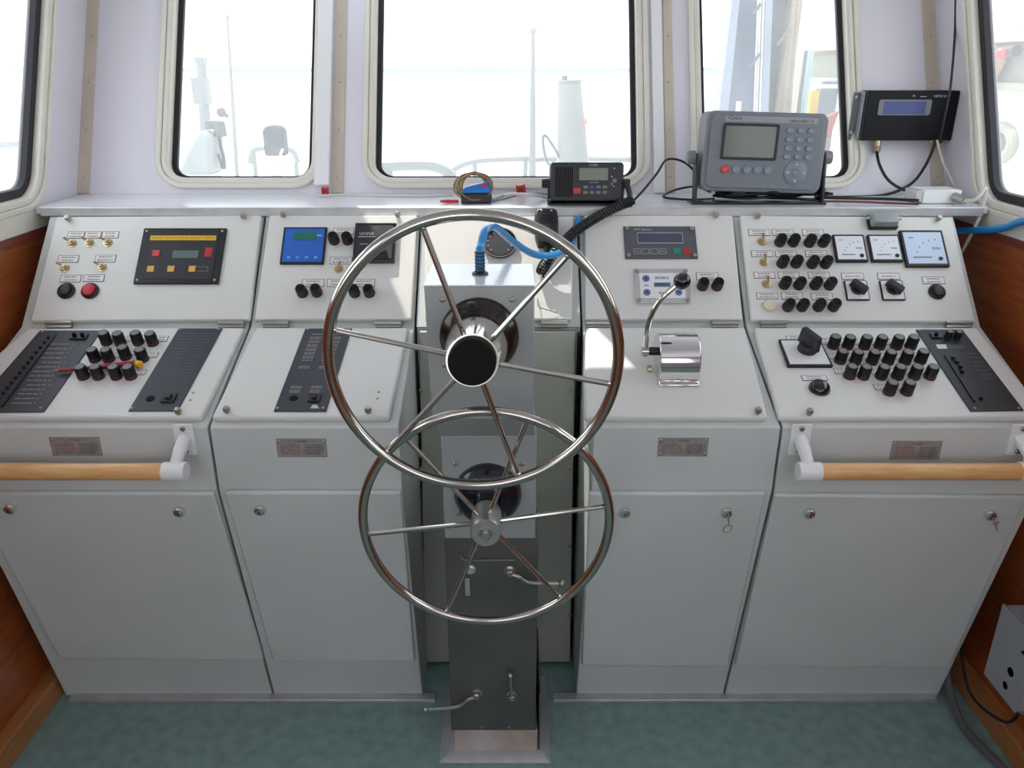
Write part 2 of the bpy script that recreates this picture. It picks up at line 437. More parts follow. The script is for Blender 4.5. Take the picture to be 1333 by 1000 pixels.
for (nm, X, sg) in (('wall_left_panelling', XL, -1), ('wall_right_panelling', XR, 1)):
    mb = MB().box((X+sg*0.012, (YB+WY)/2, 0.61), (0.03, WY-YB, 1.225)); struct(nm, mb, mahog)
    mb = MB().box((X-sg*0.005, (YB+WY)/2, 1.231), (0.018, WY-YB, 0.018)); struct('trim_9' if sg < 0 else 'trim_10', mb, capwood)
    mb = MB().box((X-sg*0.004, (YB+WY)/2, 1.268), (0.016, WY-YB, 0.056)); struct('trim_7' if sg < 0 else 'trim_8', mb, cream, 0.004)
    mb = MB().box((X-sg*0.022, (YB+WY)/2, 0.035), (0.044, WY-YB, 0.07)); struct('baseboard_left' if sg < 0 else 'baseboard_right', mb, oak, 0.006)
# rear wall with two unseen openings, enlarged to let in more fill light
rearh = [rrect(1.0, 1.0, 0.06, 5, -0.66, 1.55), rrect(1.0, 1.0, 0.06, 5, 0.66, 1.55)]
wall_with_holes('wall_back', [(XL, 0), (XR, 0), (XR, CEIL), (XL, CEIL)], [list(reversed(h)) for h in rearh], lambda a, b: V((a, YB, b)), V((0, -0.06, 0)), wallm)
# ceiling with a skewed opening, added out of view to shape the sun patch
SUN_OPENING = [(-0.62, 2.42), (-0.79, 2.74), (-0.32, 2.74), (-0.155, 2.42)]
wall_with_holes('ceiling', [(XL-.05, YB-.06), (XR+.05, YB-.06), (XR+.05, WY+RK*(CEIL-LZ)+.08), (XL-.05, WY+RK*(CEIL-LZ)+.08)],
                [SUN_OPENING], lambda a, b: V((a, b, CEIL)), V((0, 0, 0.05)), wallm)

ov = MB()
for (x0_, x1_, y0_, y1_) in ((XL-0.50, XL-0.07, YB-0.4, 3.35), (XR+0.07, XR+0.50, YB-0.4, 3.35), (XL-0.07, XR+0.07, WY+RK*(CEIL-LZ)+0.09, 3.35)):
    ov.box(((x0_+x1_)/2, (y0_+y1_)/2, CEIL+0.03), (x1_-x0_, y1_-y0_, 0.06))
struct('added_sun_shade', ov, wallm)  # unseen overhang, added to keep the sun out of the side windows
# joint strips and trunking on the front wall
def strip(n, x0, x1, y0=150, proud=0.004, m=beige, vb=0.0, wide=None):
    a = WALL.uv((x0, y0))[0]; b = WALL.uv((x1, y0))[0]
    mb = MB().box(((a+b)/2, (VT+vb)/2-0.005, proud/2), (b-a, VT-vb-0.01, proud))
    o = obj('trim_%d' % n, mb, m, None, WALL.Mw(WALL.w(0, 0, 0)), 0.0015); tag(o, kind='structure'); 
    for k, v in enumerate((0.05, 0.20, 0.35, 0.5)):
        if m is beige: obj('screw', SCREWS, screw, o, WALL.Mw(WALL.w((a+b)/2, v, proud)))
    return o
SCREWS = MB().lathe([(0.0035, 0), (0.0033, 0.0012), (0.0018, 0.002), (0, 0.002)], 8).mesh('screw'); SCREWS.materials.append(screw)
strip(1, 106, 122); strip(2, 434, 449); strip(3, 865, 877); strip(4, 1207, 1224)
strip(5, 413, 432, proud=0.022, m=whitep, vb=0.02)
strip(6, 849, 863, proud=0.010, m=whitep, vb=0.0)

# window ledge with metal edge strip
lg = thing('window_ledge', 'long white window ledge with a metal front edge above the consoles', 'ledge', (0, 2.33, 1.28))
obj('shelf_board', MB().box((0, 0, 0), (XR-XL-0.03, WY-2.203, 0.018)), ledgem, lg, Matrix.Translation(V((0, (2.203+WY)/2, LZ-0.009))), 0.002)
obj('edge_strip', MB().box((0, 0, 0), (XR-XL-0.06, 0.010, 0.024)), alu, lg, Matrix.Translation(V((0, 2.199, LZ-0.011))), 0.002)

# aluminium floor strips in front of the cabinets
for (nm, x0, x1) in (('trim_11', -1.24, -0.215), ('trim_12', 0.115, 1.19)):
    struct(nm, MB().box(((x0+x1)/2, 1.766, 0.006), (x1-x0, 0.03, 0.012)), alu, 0.002)

# ==================================================================  CABINETS
SCREWB = MB().lathe([(0.006, 0), (0.006, 0.003), (0.0045, 0.005), (0, 0.0055)], 12).mesh('screw'); SCREWB.materials.append(screw)
def latch_mesh():
    mb = MB(); mb.lathe([(0.005, 0), (0.005, 0.006), (0.008, 0.006), (0.008, 0.012), (0.006, 0.016), (0, 0.017)], 12)
    return mb.mesh('panel_screw')
LATCH = latch_mesh(); LATCH.materials.append(screw)
def hinge_mesh():
    mb = MB(); mb.box((0, 0, 0.004), (0.065, 0.016, 0.008)); mb.cyl((-0.034, 0.004, 0.009), (0.034, 0.004, 0.009), 0.006, seg=10)
    return mb.mesh('hinge')
HINGE = hinge_mesh(); HINGE.materials.append(steel)
def lock_mesh():
    mb = MB(); mb.lathe([(0.014, 0), (0.014, 0.004), (0.0115, 0.010), (0.008, 0.012), (0, 0.0125)], 18)
    mb.cur = 1; mb.box((0, 0, 0.0125), (0.002, 0.010, 0.001)); return mb.mesh('lock')
LOCK = lock_mesh(); LOCK.materials.append(chrome2); LOCK.materials.append(blackm)

def quad_slab(fr, px, t, hole=None):
    """rounded slab with four corners measured on a face (TL, TR, BR, BL)"""
    q = [fr.hit(p) for p in px]
    mb = MB(); mb.hexa([q[3], q[2], q[1], q[0]], fr.n * -t); return mb
def cabinet(label, x0, x1, up, low, door, locks, plate, upscrews, lowscrews, hinges):
    th = thing('console_cabinet', label, 'console cabinet', ((x0+x1)/2, 1.95, 0), 'painted steel console cabinets')
    prof = [P0, (P1[0], P1[1]), (P2[0], P2[1]), (P3[0]+0.0, P3[1]), (P4[0], P4[1]-0.004), (WY-0.02, P4[1]-0.004), (WY-0.02, 0)]
    mb = MB(); n = len(prof)
    mb.add([(x0, p[0], p[1]) for p in prof] + [(x1, p[0], p[1]) for p in prof],
           [tuple(range(n)), tuple(reversed(range(n, 2*n)))] + [(i, (i+1) % n, n+(i+1) % n, n+i) for i in range(n)])
    pobj('body', mb, paint_lo, th, bev=0.003)
    pobj('upper_panel', quad_slab(UPP, up, LIDT), paint, th, bev=0.004, bseg=3)
    pobj('sloping_lid', quad_slab(LOW, low, LIDT+0.001), paint, th, bev=0.006, bseg=3)
    d = pobj('door', quad_slab(DOOR, door, 0.014), paint_lo, th, bev=0.005, bseg=3)
    for p in locks: obj('lock', LOCK, [chrome2, blackm], d, DOOR.M(p, 0))
    if plate:
        wd, hh = 0.112, 0.046
        pl = obj('nameplate', MB().box((0, 0, 0.0008), (wd, hh, 0.0016)), plate_al, th, APR.M(plate, 0.0))
        M0 = APR.M(plate, 0.0018)
        text('POLAR', 0.0085, inkd, pl, M0 @ Matrix.Translation((0, 0.016, 0)))
        dashes(pl, M0 @ Matrix.Translation((-0.026, -0.004, 0)), 0.045, 0.026, 5, mat('worn red ink', (140, 105, 100), .6), seed=3)
        dashes(pl, M0 @ Matrix.Translation((0.028, -0.004, 0)), 0.042, 0.026, 5, mat('worn ink', (104, 100, 100), .6), seed=4)
        for sx in (-1, 1):
            for sy in (-1, 1): obj('screw', SCREWS, screw, pl, M0 @ Matrix.Translation((sx*(wd/2-0.006), sy*(hh/2-0.006), 0)))
    for p in upscrews: obj('panel_screw', LATCH, screw, th, UPP.M(p, 0))
    for p in lowscrews: obj('panel_screw', LATCH, screw, th, LOW.M(p, 0))
    for p in hinges: obj('hinge', HINGE, steel, th, UPP.M((p[0], p[1]), -LIDT+0.003))
    return th
def c1p(x, y): return (x*0.3, 260+y*0.3)
def c2p(x, y): return (320+x*0.3, 260+y*0.3)
def c3p(x, y): return (530+x*0.3, 260+y*0.3)
def c4p(x, y): return (740+x*0.3, 260+y*0.3)
def c5p(x, y): return (950+x*0.3, 260+y*0.3)

cab1 = cabinet('wide console cabinet against the left wall, with an alarm display and toggle switches', -1.262, -0.678,
    [(73, 282), (340, 280), (325, 416), (39, 418)], [(36, 427), (318, 426), (262, 543), (-100, 543)],
    [(-40, 643), (278, 643), (343, 860), (77, 858)], [(14, 661), (234, 665)], (99, 581),
    [c1p(300, 88), c1p(1060, 80)], [c1p(777, 930)], [(75, 421), (300, 421)])
cab2 = cabinet('narrow console cabinet left of the steering wheels, with the blue display', -0.672, -0.252,
    [(351, 280), (543, 280), (536, 416), (331, 416)], [(333, 426), (531, 426), (507, 543), (275, 543)],
    [(292, 642), (522, 642), (540, 862), (355, 861)], [(339, 663)], (393, 583),
    [c2p(165, 73), c2p(660, 72)], [c2p(532, 925), (296, 537)], [(358, 421), (505, 421)])
cab4 = cabinet('narrow console cabinet right of the steering wheels, carrying the chrome engine lever', 0.182, 0.597,
    [(761, 280), (954, 280), (967, 416), (762, 416)], [(762, 426), (970, 426), (1000, 543), (761, 543)],
    [(767, 643), (997, 643), (948, 868), (757, 867)], [(813, 666), (945, 666)], (889, 582),
    [c4p(637, 75)], [c4p(820, 928)], [(780, 421), (945, 421)])
cab5 = cabinet('wide console cabinet against the right wall, with pointer meters and many knobs', 0.603, 1.205,
    [(963, 280), (1239, 283), (1270, 419), (978, 417)], [(981, 426), (1272, 426), (1366, 543), (1014, 543)],
    [(1009, 645), (1337, 648), (1236, 869), (957, 868)], [(1053, 667), (1288, 669)], (1192, 586),
    [c5p(118, 78), c5p(900, 88)], [c5p(343, 932)], [(1008, 421), (1250, 421)])

# keys hanging from two locks
def key(label, p, ring):
    M = DOOR.M(p, 0.0); th = thing('key', label, 'key', M.to_translation())
    mb = MB(); mb.box((0, 0, 0.022), (0.0022, 0.009, 0.016)); obj('blade', mb, screw, th, M)
    if ring:
        mb = MB(); mb.T = Matrix.Translation((0.002, -0.030, 0.026)) @ Matrix.Rotation(R(15), 4, 'Y'); mb.torus(0.011, 0.0011, 24, 6)
        mb.T = Matrix.Identity(4); mb.cyl((0.002, -0.004, 0.028), (0.002, -0.020, 0.026), 0.0012, seg=6); obj('key_ring', mb, chrome, th, M)
    else:
        mb = MB(); mb.T = Matrix.Rotation(R(25), 4, 'Z'); mb.box((0, -0.014, 0.028), (0.004, 0.03, 0.002)); mb.box((0, 0, 0.030), (0.012, 0.012, 0.002)); obj('tag', mb, alu, th, M)
key('key with a wire ring in the door lock below the engine lever', (945, 666), True)
key('key with a hanging tag in the far right cabinet door lock', (1288, 669), False)

# centre bay: instrument panel and recessed back panel behind the pedestal
cb = thing('centre_console', 'narrow centre console bay behind the pedestal, with a round gauge and recessed grey back panel', 'console bay', (-0.035, 2.1, 0))
mb = MB(); prof = [(1.985, 0.0), (1.975, P3[1]-0.006), (P3[0], P3[1]), (P4[0], P4[1]-0.004), (WY-0.02, P4[1]-0.004), (WY-0.02, 0)]
mb.v = []; n = len(prof)
mb.add([(-0.246, p[0], p[1]) for p in prof] + [(0.176, p[0], p[1]) for p in prof],
       [tuple(range(n)), tuple(reversed(range(n, 2*n)))] + [(i, (i+1) % n, n+(i+1) % n, n+i) for i in range(n)])
pobj('body', mb, paint_lo, cb)
pobj('upper_panel', quad_slab(UPP, [(553, 281), (747, 281), (744, 416), (553, 416)], LIDT), paint, cb, bev=0.004, bseg=3)
greypaint = mat('grey green back panel paint', (176, 178, 166), 0.4, var=0.12, vscale=4)
RB = (1.915, 0.02); RT = (1.962, 1.02); REC = fr2(RB, RT, 0.012)
pobj('back_panel', quad_slab(REC, [(546, 432), (749, 432), (742, 862), (553, 862)], 0.012), greypaint, cb, bev=0.002)
for y in (508, 609, 711, 800):
    for x in (548+ (y-508)*0.02, 742): obj('screw', SCREWB, screw, cb, REC.M((x, y), 0))
obj('hinge', HINGE, steel, cb, UPP.M((722, 421), -LIDT+0.003))
sideal = MB(); sideal.box((0.171, 1.95, 0.52), (0.004, 0.03, 1.0)); pobj('edge_strip', sideal, blackm, cb)
for p in ((708, 386),):
    mb = MB(); mb.tube([(0, 0.012, 0.003), (0, -0.012, 0.012), (0.004, -0.018, 0.012), (0.05, -0.03, 0.004)], 0.0015, 6); obj('wire_catch', mb, steel, cb, UPP.M((700, 395), 0))
# round gauge
M = UPP.M(c3p(402, 195), 0)
g = obj('round_gauge', MB().lathe([(0.040, 0), (0.046, 0.006), (0.046, 0.010), (0.041, 0.014), (0.040, 0.010), (0, 0.010)], 32), blackp, cb, M)
obj('dial', MB().lathe([(0.038, 0.0102), (0, 0.0106)], 28), darkgrey, g, M)
mb = MB()
for k in range(11):
    a = R(-135 + 27*k); mb.T = Matrix.Rotation(a, 4, 'Z'); mb.box((0, 0.032, 0.0112), (0.0016, 0.006, 0.0005))
mb.T = Matrix.Rotation(R(-3), 4, 'Z'); mb.box((0, 0.028, 0.0116), (0.002, 0.012, 0.0005)); mb.T = Matrix.Identity(4)
obj('scale_marks', mb, inkw, g, M)
obj('bezel', MB().ring([(0.0455*math.cos(2*PI*i/32), 0.0455*math.sin(2*PI*i/32)) for i in range(32)], [(0.043*math.cos(2*PI*i/32), 0.043*math.sin(2*PI*i/32)) for i in range(32)], 0.011, 0.0135), chrome, g, M)

# ------------------------------------------------------------------ small console fittings
def knob_mesh(r, h, cap=True):
    mb = MB(); mb.cur = 1; mb.lathe([(r*1.08, 0), (r*1.08, h*0.22), (r, h*0.26)], 18, False)
    mb.cur = 0; mb.lathe([(r, h*0.26), (r*0.97, h*0.9), (r*0.88, h), (r*0.7, h)], 18, False)
    mb.cur = 2; mb.lathe([(r*0.72, h*1.001), (0, h*1.001)], 18, False)
    mb.cur = 0
    for k in range(18):                       # grip ribs
        mb.T = Matrix.Rotation(2*PI*k/18, 4, 'Z'); mb.box((r*0.98, 0, h*0.58), (r*0.10, r*0.12, h*0.6))
    mb.T = Matrix.Identity(4); mb.cur = 2 if cap else 0; mb.box((0, r*0.45, h*1.0), (r*0.12, r*0.8, h*0.02))
    return mb.mesh('knob')
KNU = knob_mesh(0.0135, 0.030, False)
for m in (blackp, redbase, blackm): KNU.materials.append(m)
KNL = knob_mesh(0.0132, 0.033, True)
for m in (blackp, redbase, capgrey): KNL.materials.append(m)
KNS = knob_mesh(0.0085, 0.020, True)
for m in (blackp, blackp, capgrey): KNS.materials.append(m)
def knob_u(cab, p): obj('knob', KNU, None, cab, UPP.M((p[0], p[1]+3.5), 0))
def knob_l(cab, p): obj('knob', KNL, None, cab, LOW.M((p[0], p[1]-3.0), 0))
def toggle_mesh():
    mb = MB(); mb.lathe([(0.0125, 0), (0.0125, 0.002), (0.009, 0.003), (0.009, 0.006)], 14)
    mb.lathe([(0.0085, 0.003), (0.0085, 0.008), (0.005, 0.009), (0.005, 0.014), (0, 0.015)], 6)
    mb.cyl((0, 0, 0.010), (-0.011, 0.004, 0.022), 0.0022, 0.0036, 8); mb.sphere((-0.011, 0.004, 0.022), 0.0036, 8); return mb.mesh('toggle_switch')
TOG = toggle_mesh(); TOG.materials.append(brass)
TLABEL = {}
def label_plate(cab, fr, p, wpx=28, hpx=9, seed=0, rows=2, lift=0.0004):
    wd, hh = fr.size(p, wpx, hpx); key = (round(wd, 3), round(hh, 3), seed % 4, rows)
    if key not in TLABEL:
        mb = MB(); mb.cur = 1; mb.box((0, 0, 0.0003), (wd, hh, 0.0006)); mb.cur = 0; mb.box((0, 0, 0.0005), (wd-0.0028, hh-0.0028, 0.0008))
        mb.cur = 2; rnd = random.Random(seed % 4 + 11)
        for r in range(rows):
            y = (hh-0.004)*(0.5-(r+0.5)/rows); L = (wd-0.006)*rnd.uniform(.6, .9); x = -L/2
            while x < L/2 - 0.002:
                l = rnd.uniform(.003, .009); l = min(l, L/2-x); mb.box((x+l/2, y, 0.0010), (l, hh*0.16, 0.0003)); x += l+0.0016
        me = mb.mesh('label_plate')
        for m in (labelw, labelb, ink): me.materials.append(m)
        TLABEL[key] = me
    return obj('label_plate', TLABEL[key], None, cab, fr.M(p, lift))
def button_mesh(mushroom=False):
    mb = MB(); mb.lathe([(0.0225, 0), (0.0225, 0.006), (0.019, 0.010), (0.017, 0.0095)], 24, False)
    mb.cur = 1
    mb.lathe([(0.017, 0.0085), (0.016, 0.013), (0.012, 0.0145), (0, 0.0135)], 24, False); return mb
def button(cab, p, m2, scale=1.0, label=None):
    mb = button_mesh(); mb.v = [v*scale for v in mb.v]; o = obj('push_button', mb, [blackp, m2], cab, UPP.M(p, 0))
    if label: o['label'] = label
    return o

# ---- cabinet 1 upper
for p in ((313, 190), (388, 188), (468, 188), (283, 297), (443, 294)): obj('toggle_switch', TOG, None, cab1, UPP.M(c1p(*p), 0))
for i, p in enumerate(((330, 154), (404, 154), (479, 153))): label_plate(cab1, UPP, c1p(*p), 22, 9, i)
for i, p in enumerate(((297, 258), (458, 256), (307, 343), (408, 341))): label_plate(cab1, UPP, c1p(*p), 27, 9.5, i)
button(cab1, c1p(290, 398), blackp, label='black push button'); button(cab1, c1p(393, 398), redp, label='red push button in a black ring')

def device(cab, name, fr, p, wpx, hpx, t, m, label=None, rad=0.002, base=0.0):
    wd, hh = fr.size(p, wpx, hpx); M = fr.M(p, base)
    o = obj(name, MB().prism(rrect(wd, hh, rad, 3), 0, t), m, cab, M, min(t*0.25, 0.002))
    if label: o['label'] = label
    fr2_ = Fr(fr.o, fr.v, 0); fr2_.o = fr.o + fr.n*(base+t); 
    return o, wd, hh, M, t
def sub(dev, M, name, mb_or_dim, m, u, v, z, bev=0.0):
    mb = mb_or_dim if isinstance(mb_or_dim, MB) else MB().box((0, 0, mb_or_dim[2]/2), mb_or_dim)
    return obj(name, mb, m, dev, M @ Matrix.Translation((u, v, z)), bev)
def corner_screws(dev, M, wd, hh, z, ins=0.008, big=False):
    for sx in (-1, 1):
        for sy in (-1, 1): obj('screw', SCREWB if big else SCREWS, None, dev, M @ Matrix.Translation((sx*(wd/2-ins), sy*(hh/2-ins), z)))

# alarm display
d, wd, hh, M, t = device(cab1, 'alarm_display', UPP, c1p(788, 248), 109, 72, 0.008, blackp, 'black alarm display with yellow strip and amber keys')
corner_screws(d, M, wd, hh, t, 0.010)
X = lambda u: u*wd; Y = lambda v: v*hh
sub(d, M, 'face', (wd*0.84, hh*0.86, 0.001), darkgrey2, 0, -0.0, t)
mb = MB(); mb.ring([(a*wd*0.40, b*hh*0.39) for a, b in ((-1, -1), (1, -1), (1, 1), (-1, 1))], [(a*(wd*0.40-.0008), b*(hh*0.39-.0008)) for a, b in ((-1, -1), (1, -1), (1, 1), (-1, 1))], 0, 0.0004); sub(d, M, 'border_line', mb, inkd, 0, 0, t+0.001)
ys = sub(d, M, 'warning_strip', (wd*0.79, hh*0.085, 0.0008), yellowp, 0, Y(0.31), t+0.001)
for k in range(5): text('WARTUNG', 0.0058, inkd, d, M @ Matrix.Translation((X(-0.31+0.155*k), Y(0.31), t+0.0020)), sx=1.0)
sub(d, M, 'key', (0.019, 0.019, 0.002), redp2, X(-0.29), Y(0.03), t+0.001, 0.0008)
sub(d, M, 'screen', (wd*0.31, hh*0.14, 0.001), lcd, X(0.06), Y(0.01), t+0.001)
mb = MB()
for k in range(5): mb.box((0, (k-2)*0.0056, 0.0005), (0.019, 0.0038, 0.001))
sub(d, M, 'red_led_bars', mb, redp2, X(0.33), Y(0.05), t+0.001)
for x in (-0.32, -0.08, 0.17):
    k = sub(d, M, 'key', (0.018, 0.018, 0.002), amber, X(x), Y(-0.25), t+0.001, 0.0008)
mb = MB(); a_ = [(-.017, -.0065), (.017, -.0065), (.017, .0065), (-.017, .0065)]; mb.ring(a_, [(x*0.93, y*0.85) for x, y in a_], 0, 0.0004); sub(d, M, 'outline', mb, ink, X(0.28), Y(-0.25), t+0.001)

# ---- cabinet 2 upper
d, wd, hh, M, t = device(cab2, 'blue_display', UPP, c2p(253, 203), 57, 48, 0.006, blackp, 'square display with a blue face and green window')
sub(d, M, 'face', (wd*0.9, hh*0.9, 0.001), bluef, 0, 0, t)
sub(d, M, 'screen', (wd*0.52, hh*0.21, 0.001), lcdg, X(0.02), Y(0.24), t+0.001)
dashes(d, M @ Matrix.Translation((X(0.33), Y(0.26), t+0.0012)), wd*0.13, hh*0.06, 1, inkw)
dashes(d, M @ Matrix.Translation((0, Y(0.39), t+0.0012)), wd*0.5, hh*0.03, 1, inkb, per=6)
for k, s in enumerate(('*', '(', '+', '#')): 
    sub(d, M, 'key', (0.009, 0.009, 0.0006), mat('pale blue key', (80, 140, 210), .5), X(-0.31+0.205*k), Y(-0.33), t+0.001)
    text(s, 0.010, inkw, d, M @ Matrix.Translation((X(-0.31+0.205*k), Y(-0.33), t+0.0018)))
label_plate(cab2, UPP, c2p(425, 138), 27, 9, 0); label_plate(cab2, UPP, c2p(413, 265), 29, 9.5, 1)
label_plate(cab2, UPP, c2p(292, 362), 29, 10, 2); label_plate(cab2, UPP, c2p(391, 362), 23, 10, 3); label_plate(cab2, UPP, c2p(512, 362), 29, 10, 1)
for p in ((385, 168), (443, 168), (247, 395), (310, 393), (473, 395), (537, 395)): knob_u(cab2, c2p(*p))
obj('toggle_switch', TOG, None, cab2, UPP.M(c2p(403, 300), 0) @ Matrix.Rotation(R(-110), 4, 'Z'))
d, wd, hh, M, t = device(cab2, 'black_meter', UPP, c2p(562, 195), 54, 50, 0.014, blackg, 'black square meter with white lettering')
sub(d, M, 'face', (wd*0.86, hh*0.86, 0.0006), darkgrey2, 0, 0, t)
text('VIMPER', 0.0125, inkw, d, M @ Matrix.Translation((X(-0.2), Y(0.2), t+0.001)))
sub(d, M, 'lettering', (wd*0.42, 0.002, 0.0004), inkw, X(-0.2), Y(0.13), t+0.0006)
text('alarm', 0.010, inkr, d, M @ Matrix.Translation((X(0.05), Y(0.35), t+0.001)))
dashes(d, M @ Matrix.Translation((X(-0.25), Y(-0.06), t+0.001)), wd*0.2, hh*0.03, 1, inkw)
sub(d, M, 'knob', MB().lathe([(0.010, 0), (0.009, 0.010), (0, 0.011)], 14), capgrey, X(0.2), Y(-0.18), t)

# ---- cabinet 4 upper
d, wd, hh, M, t = device(cab4, 'counter_display', UPP, c4p(398, 188), 94, 42, 0.004, graydisp, 'grey display plate with green and red keys')
corner_screws(d, M, wd, hh, t, 0.009, True)
text('MTF Marine', 0.0095, inkw, d, M @ Matrix.Translation((X(-0.36), Y(0.39), t+0.0006)), align='LEFT')
mb = MB(); a_ = rrect(wd*0.63, hh*0.33, 0.002, 2); b_ = rrect(wd*0.62, hh*0.30, 0.002, 2); mb.ring(a_, b_, 0, 0.0008); sub(d, M, 'screen_border', mb, inkw, X(0.0), Y(0.13), t)
sub(d, M, 'screen', (wd*0.61, hh*0.30, 0.0006), lcdp, X(0.0), Y(0.13), t)
for k in range(4):
    mb = MB(); mb.ring(rrect(0.0185, 0.0165, 0.002, 2), rrect(0.017, 0.015, 0.002, 2), 0, 0.0006); q = sub(d, M, 'key', mb, inkw, X(-0.33+0.117*k), Y(-0.28), t)
    text(('ESC', '-', '+', 'ENT')[k], 0.006, inkw, d, M @ Matrix.Translation((X(-0.33+0.117*k), Y(-0.28), t+0.0006)))
sub(d, M, 'key', (0.0185, 0.0175, 0.0012), greenp, X(0.22), Y(-0.28), t, 0.0005)['label'] = 'green key'
sub(d, M, 'key', (0.0185, 0.0175, 0.0012), redp, X(0.355), Y(-0.28), t, 0.0005)['label'] = 'red key'
d, wd, hh, M, t = device(cab4, 'control_plate', UPP, c4p(405, 378), 71, 45, 0.006, alu, 'metal framed plate with a white face and round blue keys', 0.004)
corner_screws(d, M, wd, hh, t, 0.008, True)
sub(d, M, 'face', (wd*0.82, hh*0.72, 0.001), whitep, 0, 0, t)
for (x, y) in ((-0.29, 0.20), (-0.29, -0.20), (0.29, 0.20), (0.29, -0.20)):
    sub(d, M, 'key', MB().lathe([(0.0095, 0), (0.0095, 0.001), (0, 0.001)], 18), mat('steel blue key', (90, 118, 160), .5), X(x), Y(y), t+0.001)
    sub(d, M, 'key_mark', MB().lathe([(0.0045, 0), (0.0045, 0.0004), (0, 0.0004)], 3), inkd, X(x), Y(y), t+0.002)
sub(d, M, 'badge', (wd*0.30, hh*0.12, 0.0008), mat('slate badge', (92, 110, 132), .4), X(0), Y(0.02), t+0.001)
text('IMPACT', 0.0098, inkd, d, M @ Matrix.Translation((0, Y(0.02), t+0.0022)))
dashes(d, M @ Matrix.Translation((0, Y(0.22), t+0.0013)), wd*0.25, hh*0.08, 2, inkb); dashes(d, M @ Matrix.Translation((0, Y(-0.22), t+0.0013)), wd*0.15, hh*0.06, 2, inkb, seed=2)
dashes(d, M @ Matrix.Translation((X(-0.29), Y(0.0), t+0.0013)), wd*0.08, hh*0.04, 1, inkb, seed=2)
label_plate(cab4, UPP, c4p(602, 333), 29, 10, 2)
for p in ((580, 366), (643, 366)): knob_u(cab4, c4p(*p))

# ---- cabinet 5 upper
k = 0
for row in (((127, 143), (230, 143), (360, 143)), ((140, 235), (243, 235), (374, 235)), ((150, 328), (255, 328), (386, 328)), ((162, 418), (270, 418), (400, 421))):
    for p in row: label_plate(cab5, UPP, c5p(*p), 28, 8.5, k); k += 1
for p in ((140, 182), (149, 273), (160, 366)): obj('toggle_switch', TOG, None, cab5, UPP.M(c5p(*p), 0) @ Matrix.Rotation(R(-60), 4, 'Z'))
obj('round_cap', MB().lathe([(0.0175, 0), (0.0175, 0.006), (0.015, 0.009), (0, 0.010)], 20), mat('cream plastic', (214, 206, 178), .35), cab5, UPP.M(c5p(172, 462), 0))['label'] = 'cream round cap'
for p in ((215, 176), (273, 176), (343, 178), (403, 178), (225, 268), (285, 268), (355, 270), (413, 270), (235, 360), (298, 362), (368, 362), (430, 363), (250, 456), (311, 456), (382, 456), (447, 456)):
    knob_u(cab5, c5p(*p))
def panel_meter(p, wpx, hpx, m, label, sc=1.0):
    d, wd, hh, M, t = device(cab5, 'pointer_meter', UPP, p, wpx, hpx, 0.010, blackp, label)
    sub(d, M, 'dial', (wd*0.88, hh*0.86, 0.0008), m, 0, 0, t)
    mb = MB()
    for k in range(6):
        a = R(178 - 17*k); r0 = wd*0.52; x = wd*0.30 + r0*math.cos(a); y = -hh*0.28 + r0*math.sin(a)*0.95
        mb.T = Matrix.Translation((x, y, 0)) @ Matrix.Rotation(a, 4, 'Z'); mb.box((0, 0, 0.0002), (0.004*sc, 0.0014*sc, 0.0004))
    mb.T = Matrix.Identity(4)
    obj('scale_marks', mb, inkd, d, M @ Matrix.Translation((0, 0, t+0.0008)))
    obj('needle', MB().box((0, 0, 0.001), (wd*0.42, 0.0022*sc, 0.001)), ink, d, M @ Matrix.Translation((-wd*0.10, -hh*0.26, t+0.001)))
    obj('pivot', MB().lathe([(0.0055, 0), (0.0055, 0.002), (0, 0.0025)], 14), blackp, d, M @ Matrix.Translation((wd*0.31, -hh*0.30, t+0.0008)))
    dashes(d, M @ Matrix.Translation((-wd*0.28, hh*0.28, t+0.001)), wd*0.12, hh*0.04, 1, inkr, seed=5)
    dashes(d, M @ Matrix.Translation((wd*0.26, -hh*0.02, t+0.001)), wd*0.2, hh*0.06, 2, inkb, seed=6)
panel_meter(c5p(517, 217), 41, 35, meterw, 'square white pointer meter')
panel_meter(c5p(669, 217), 41, 35, meterw, 'square white pointer meter')
panel_meter(c5p(838, 218), 56, 47, mat('pale blue dial', (200, 216, 236), .3), 'larger square meter with a pale blue dial', 1.2)
label_plate(cab5, UPP, c5p(532, 333), 29, 8.5, 1, 1); label_plate(cab5, UPP, c5p(688, 333), 29, 8.5, 2, 1); label_plate(cab5, UPP, c5p(883, 351), 29, 9.5, 3)
def rotary(cab, fr, p, wpx, hpx, knobm, rot, t=0.005, plate=whitep, k=1.0):
    wd, hh = fr.size(p, wpx, hpx); M = fr.M(p, 0)
    d = obj('rotary_switch', MB().prism(rrect(wd, hh, 0.003, 3), 0, t), blackp, cab, M, 0.001)
    obj('face', MB().box((0, 0, 0.0004), (wd*0.9, hh*0.9, 0.0008)), plate, d, M @ Matrix.Translation((0, 0, t)))
    mb = MB(); mb.lathe([(0.0165*k, 0), (0.0165*k, 0.006), (0.014*k, 0.008)], 20)
    mb.T = Matrix.Rotation(rot, 4, 'Z'); mb.prism(rrect(0.047*k, 0.017*k, 0.005*k, 3), 0.005, 0.026*k, 0.92)
    obj('handle', mb, blackp, d, M @ Matrix.Translation((0, 0.002, t)), 0.0015)
    return d
rotary(cab5, UPP, c5p(549, 396), 30, 26, None, R(140)); rotary(cab5, UPP, c5p(703, 396), 30, 26, None, R(140))
mb = button_mesh(); mb.v = [v*0.95 for v in mb.v]; obj('push_button', mb, [blackp, blackp], cab5, UPP.M(c5p(897, 402), 0))
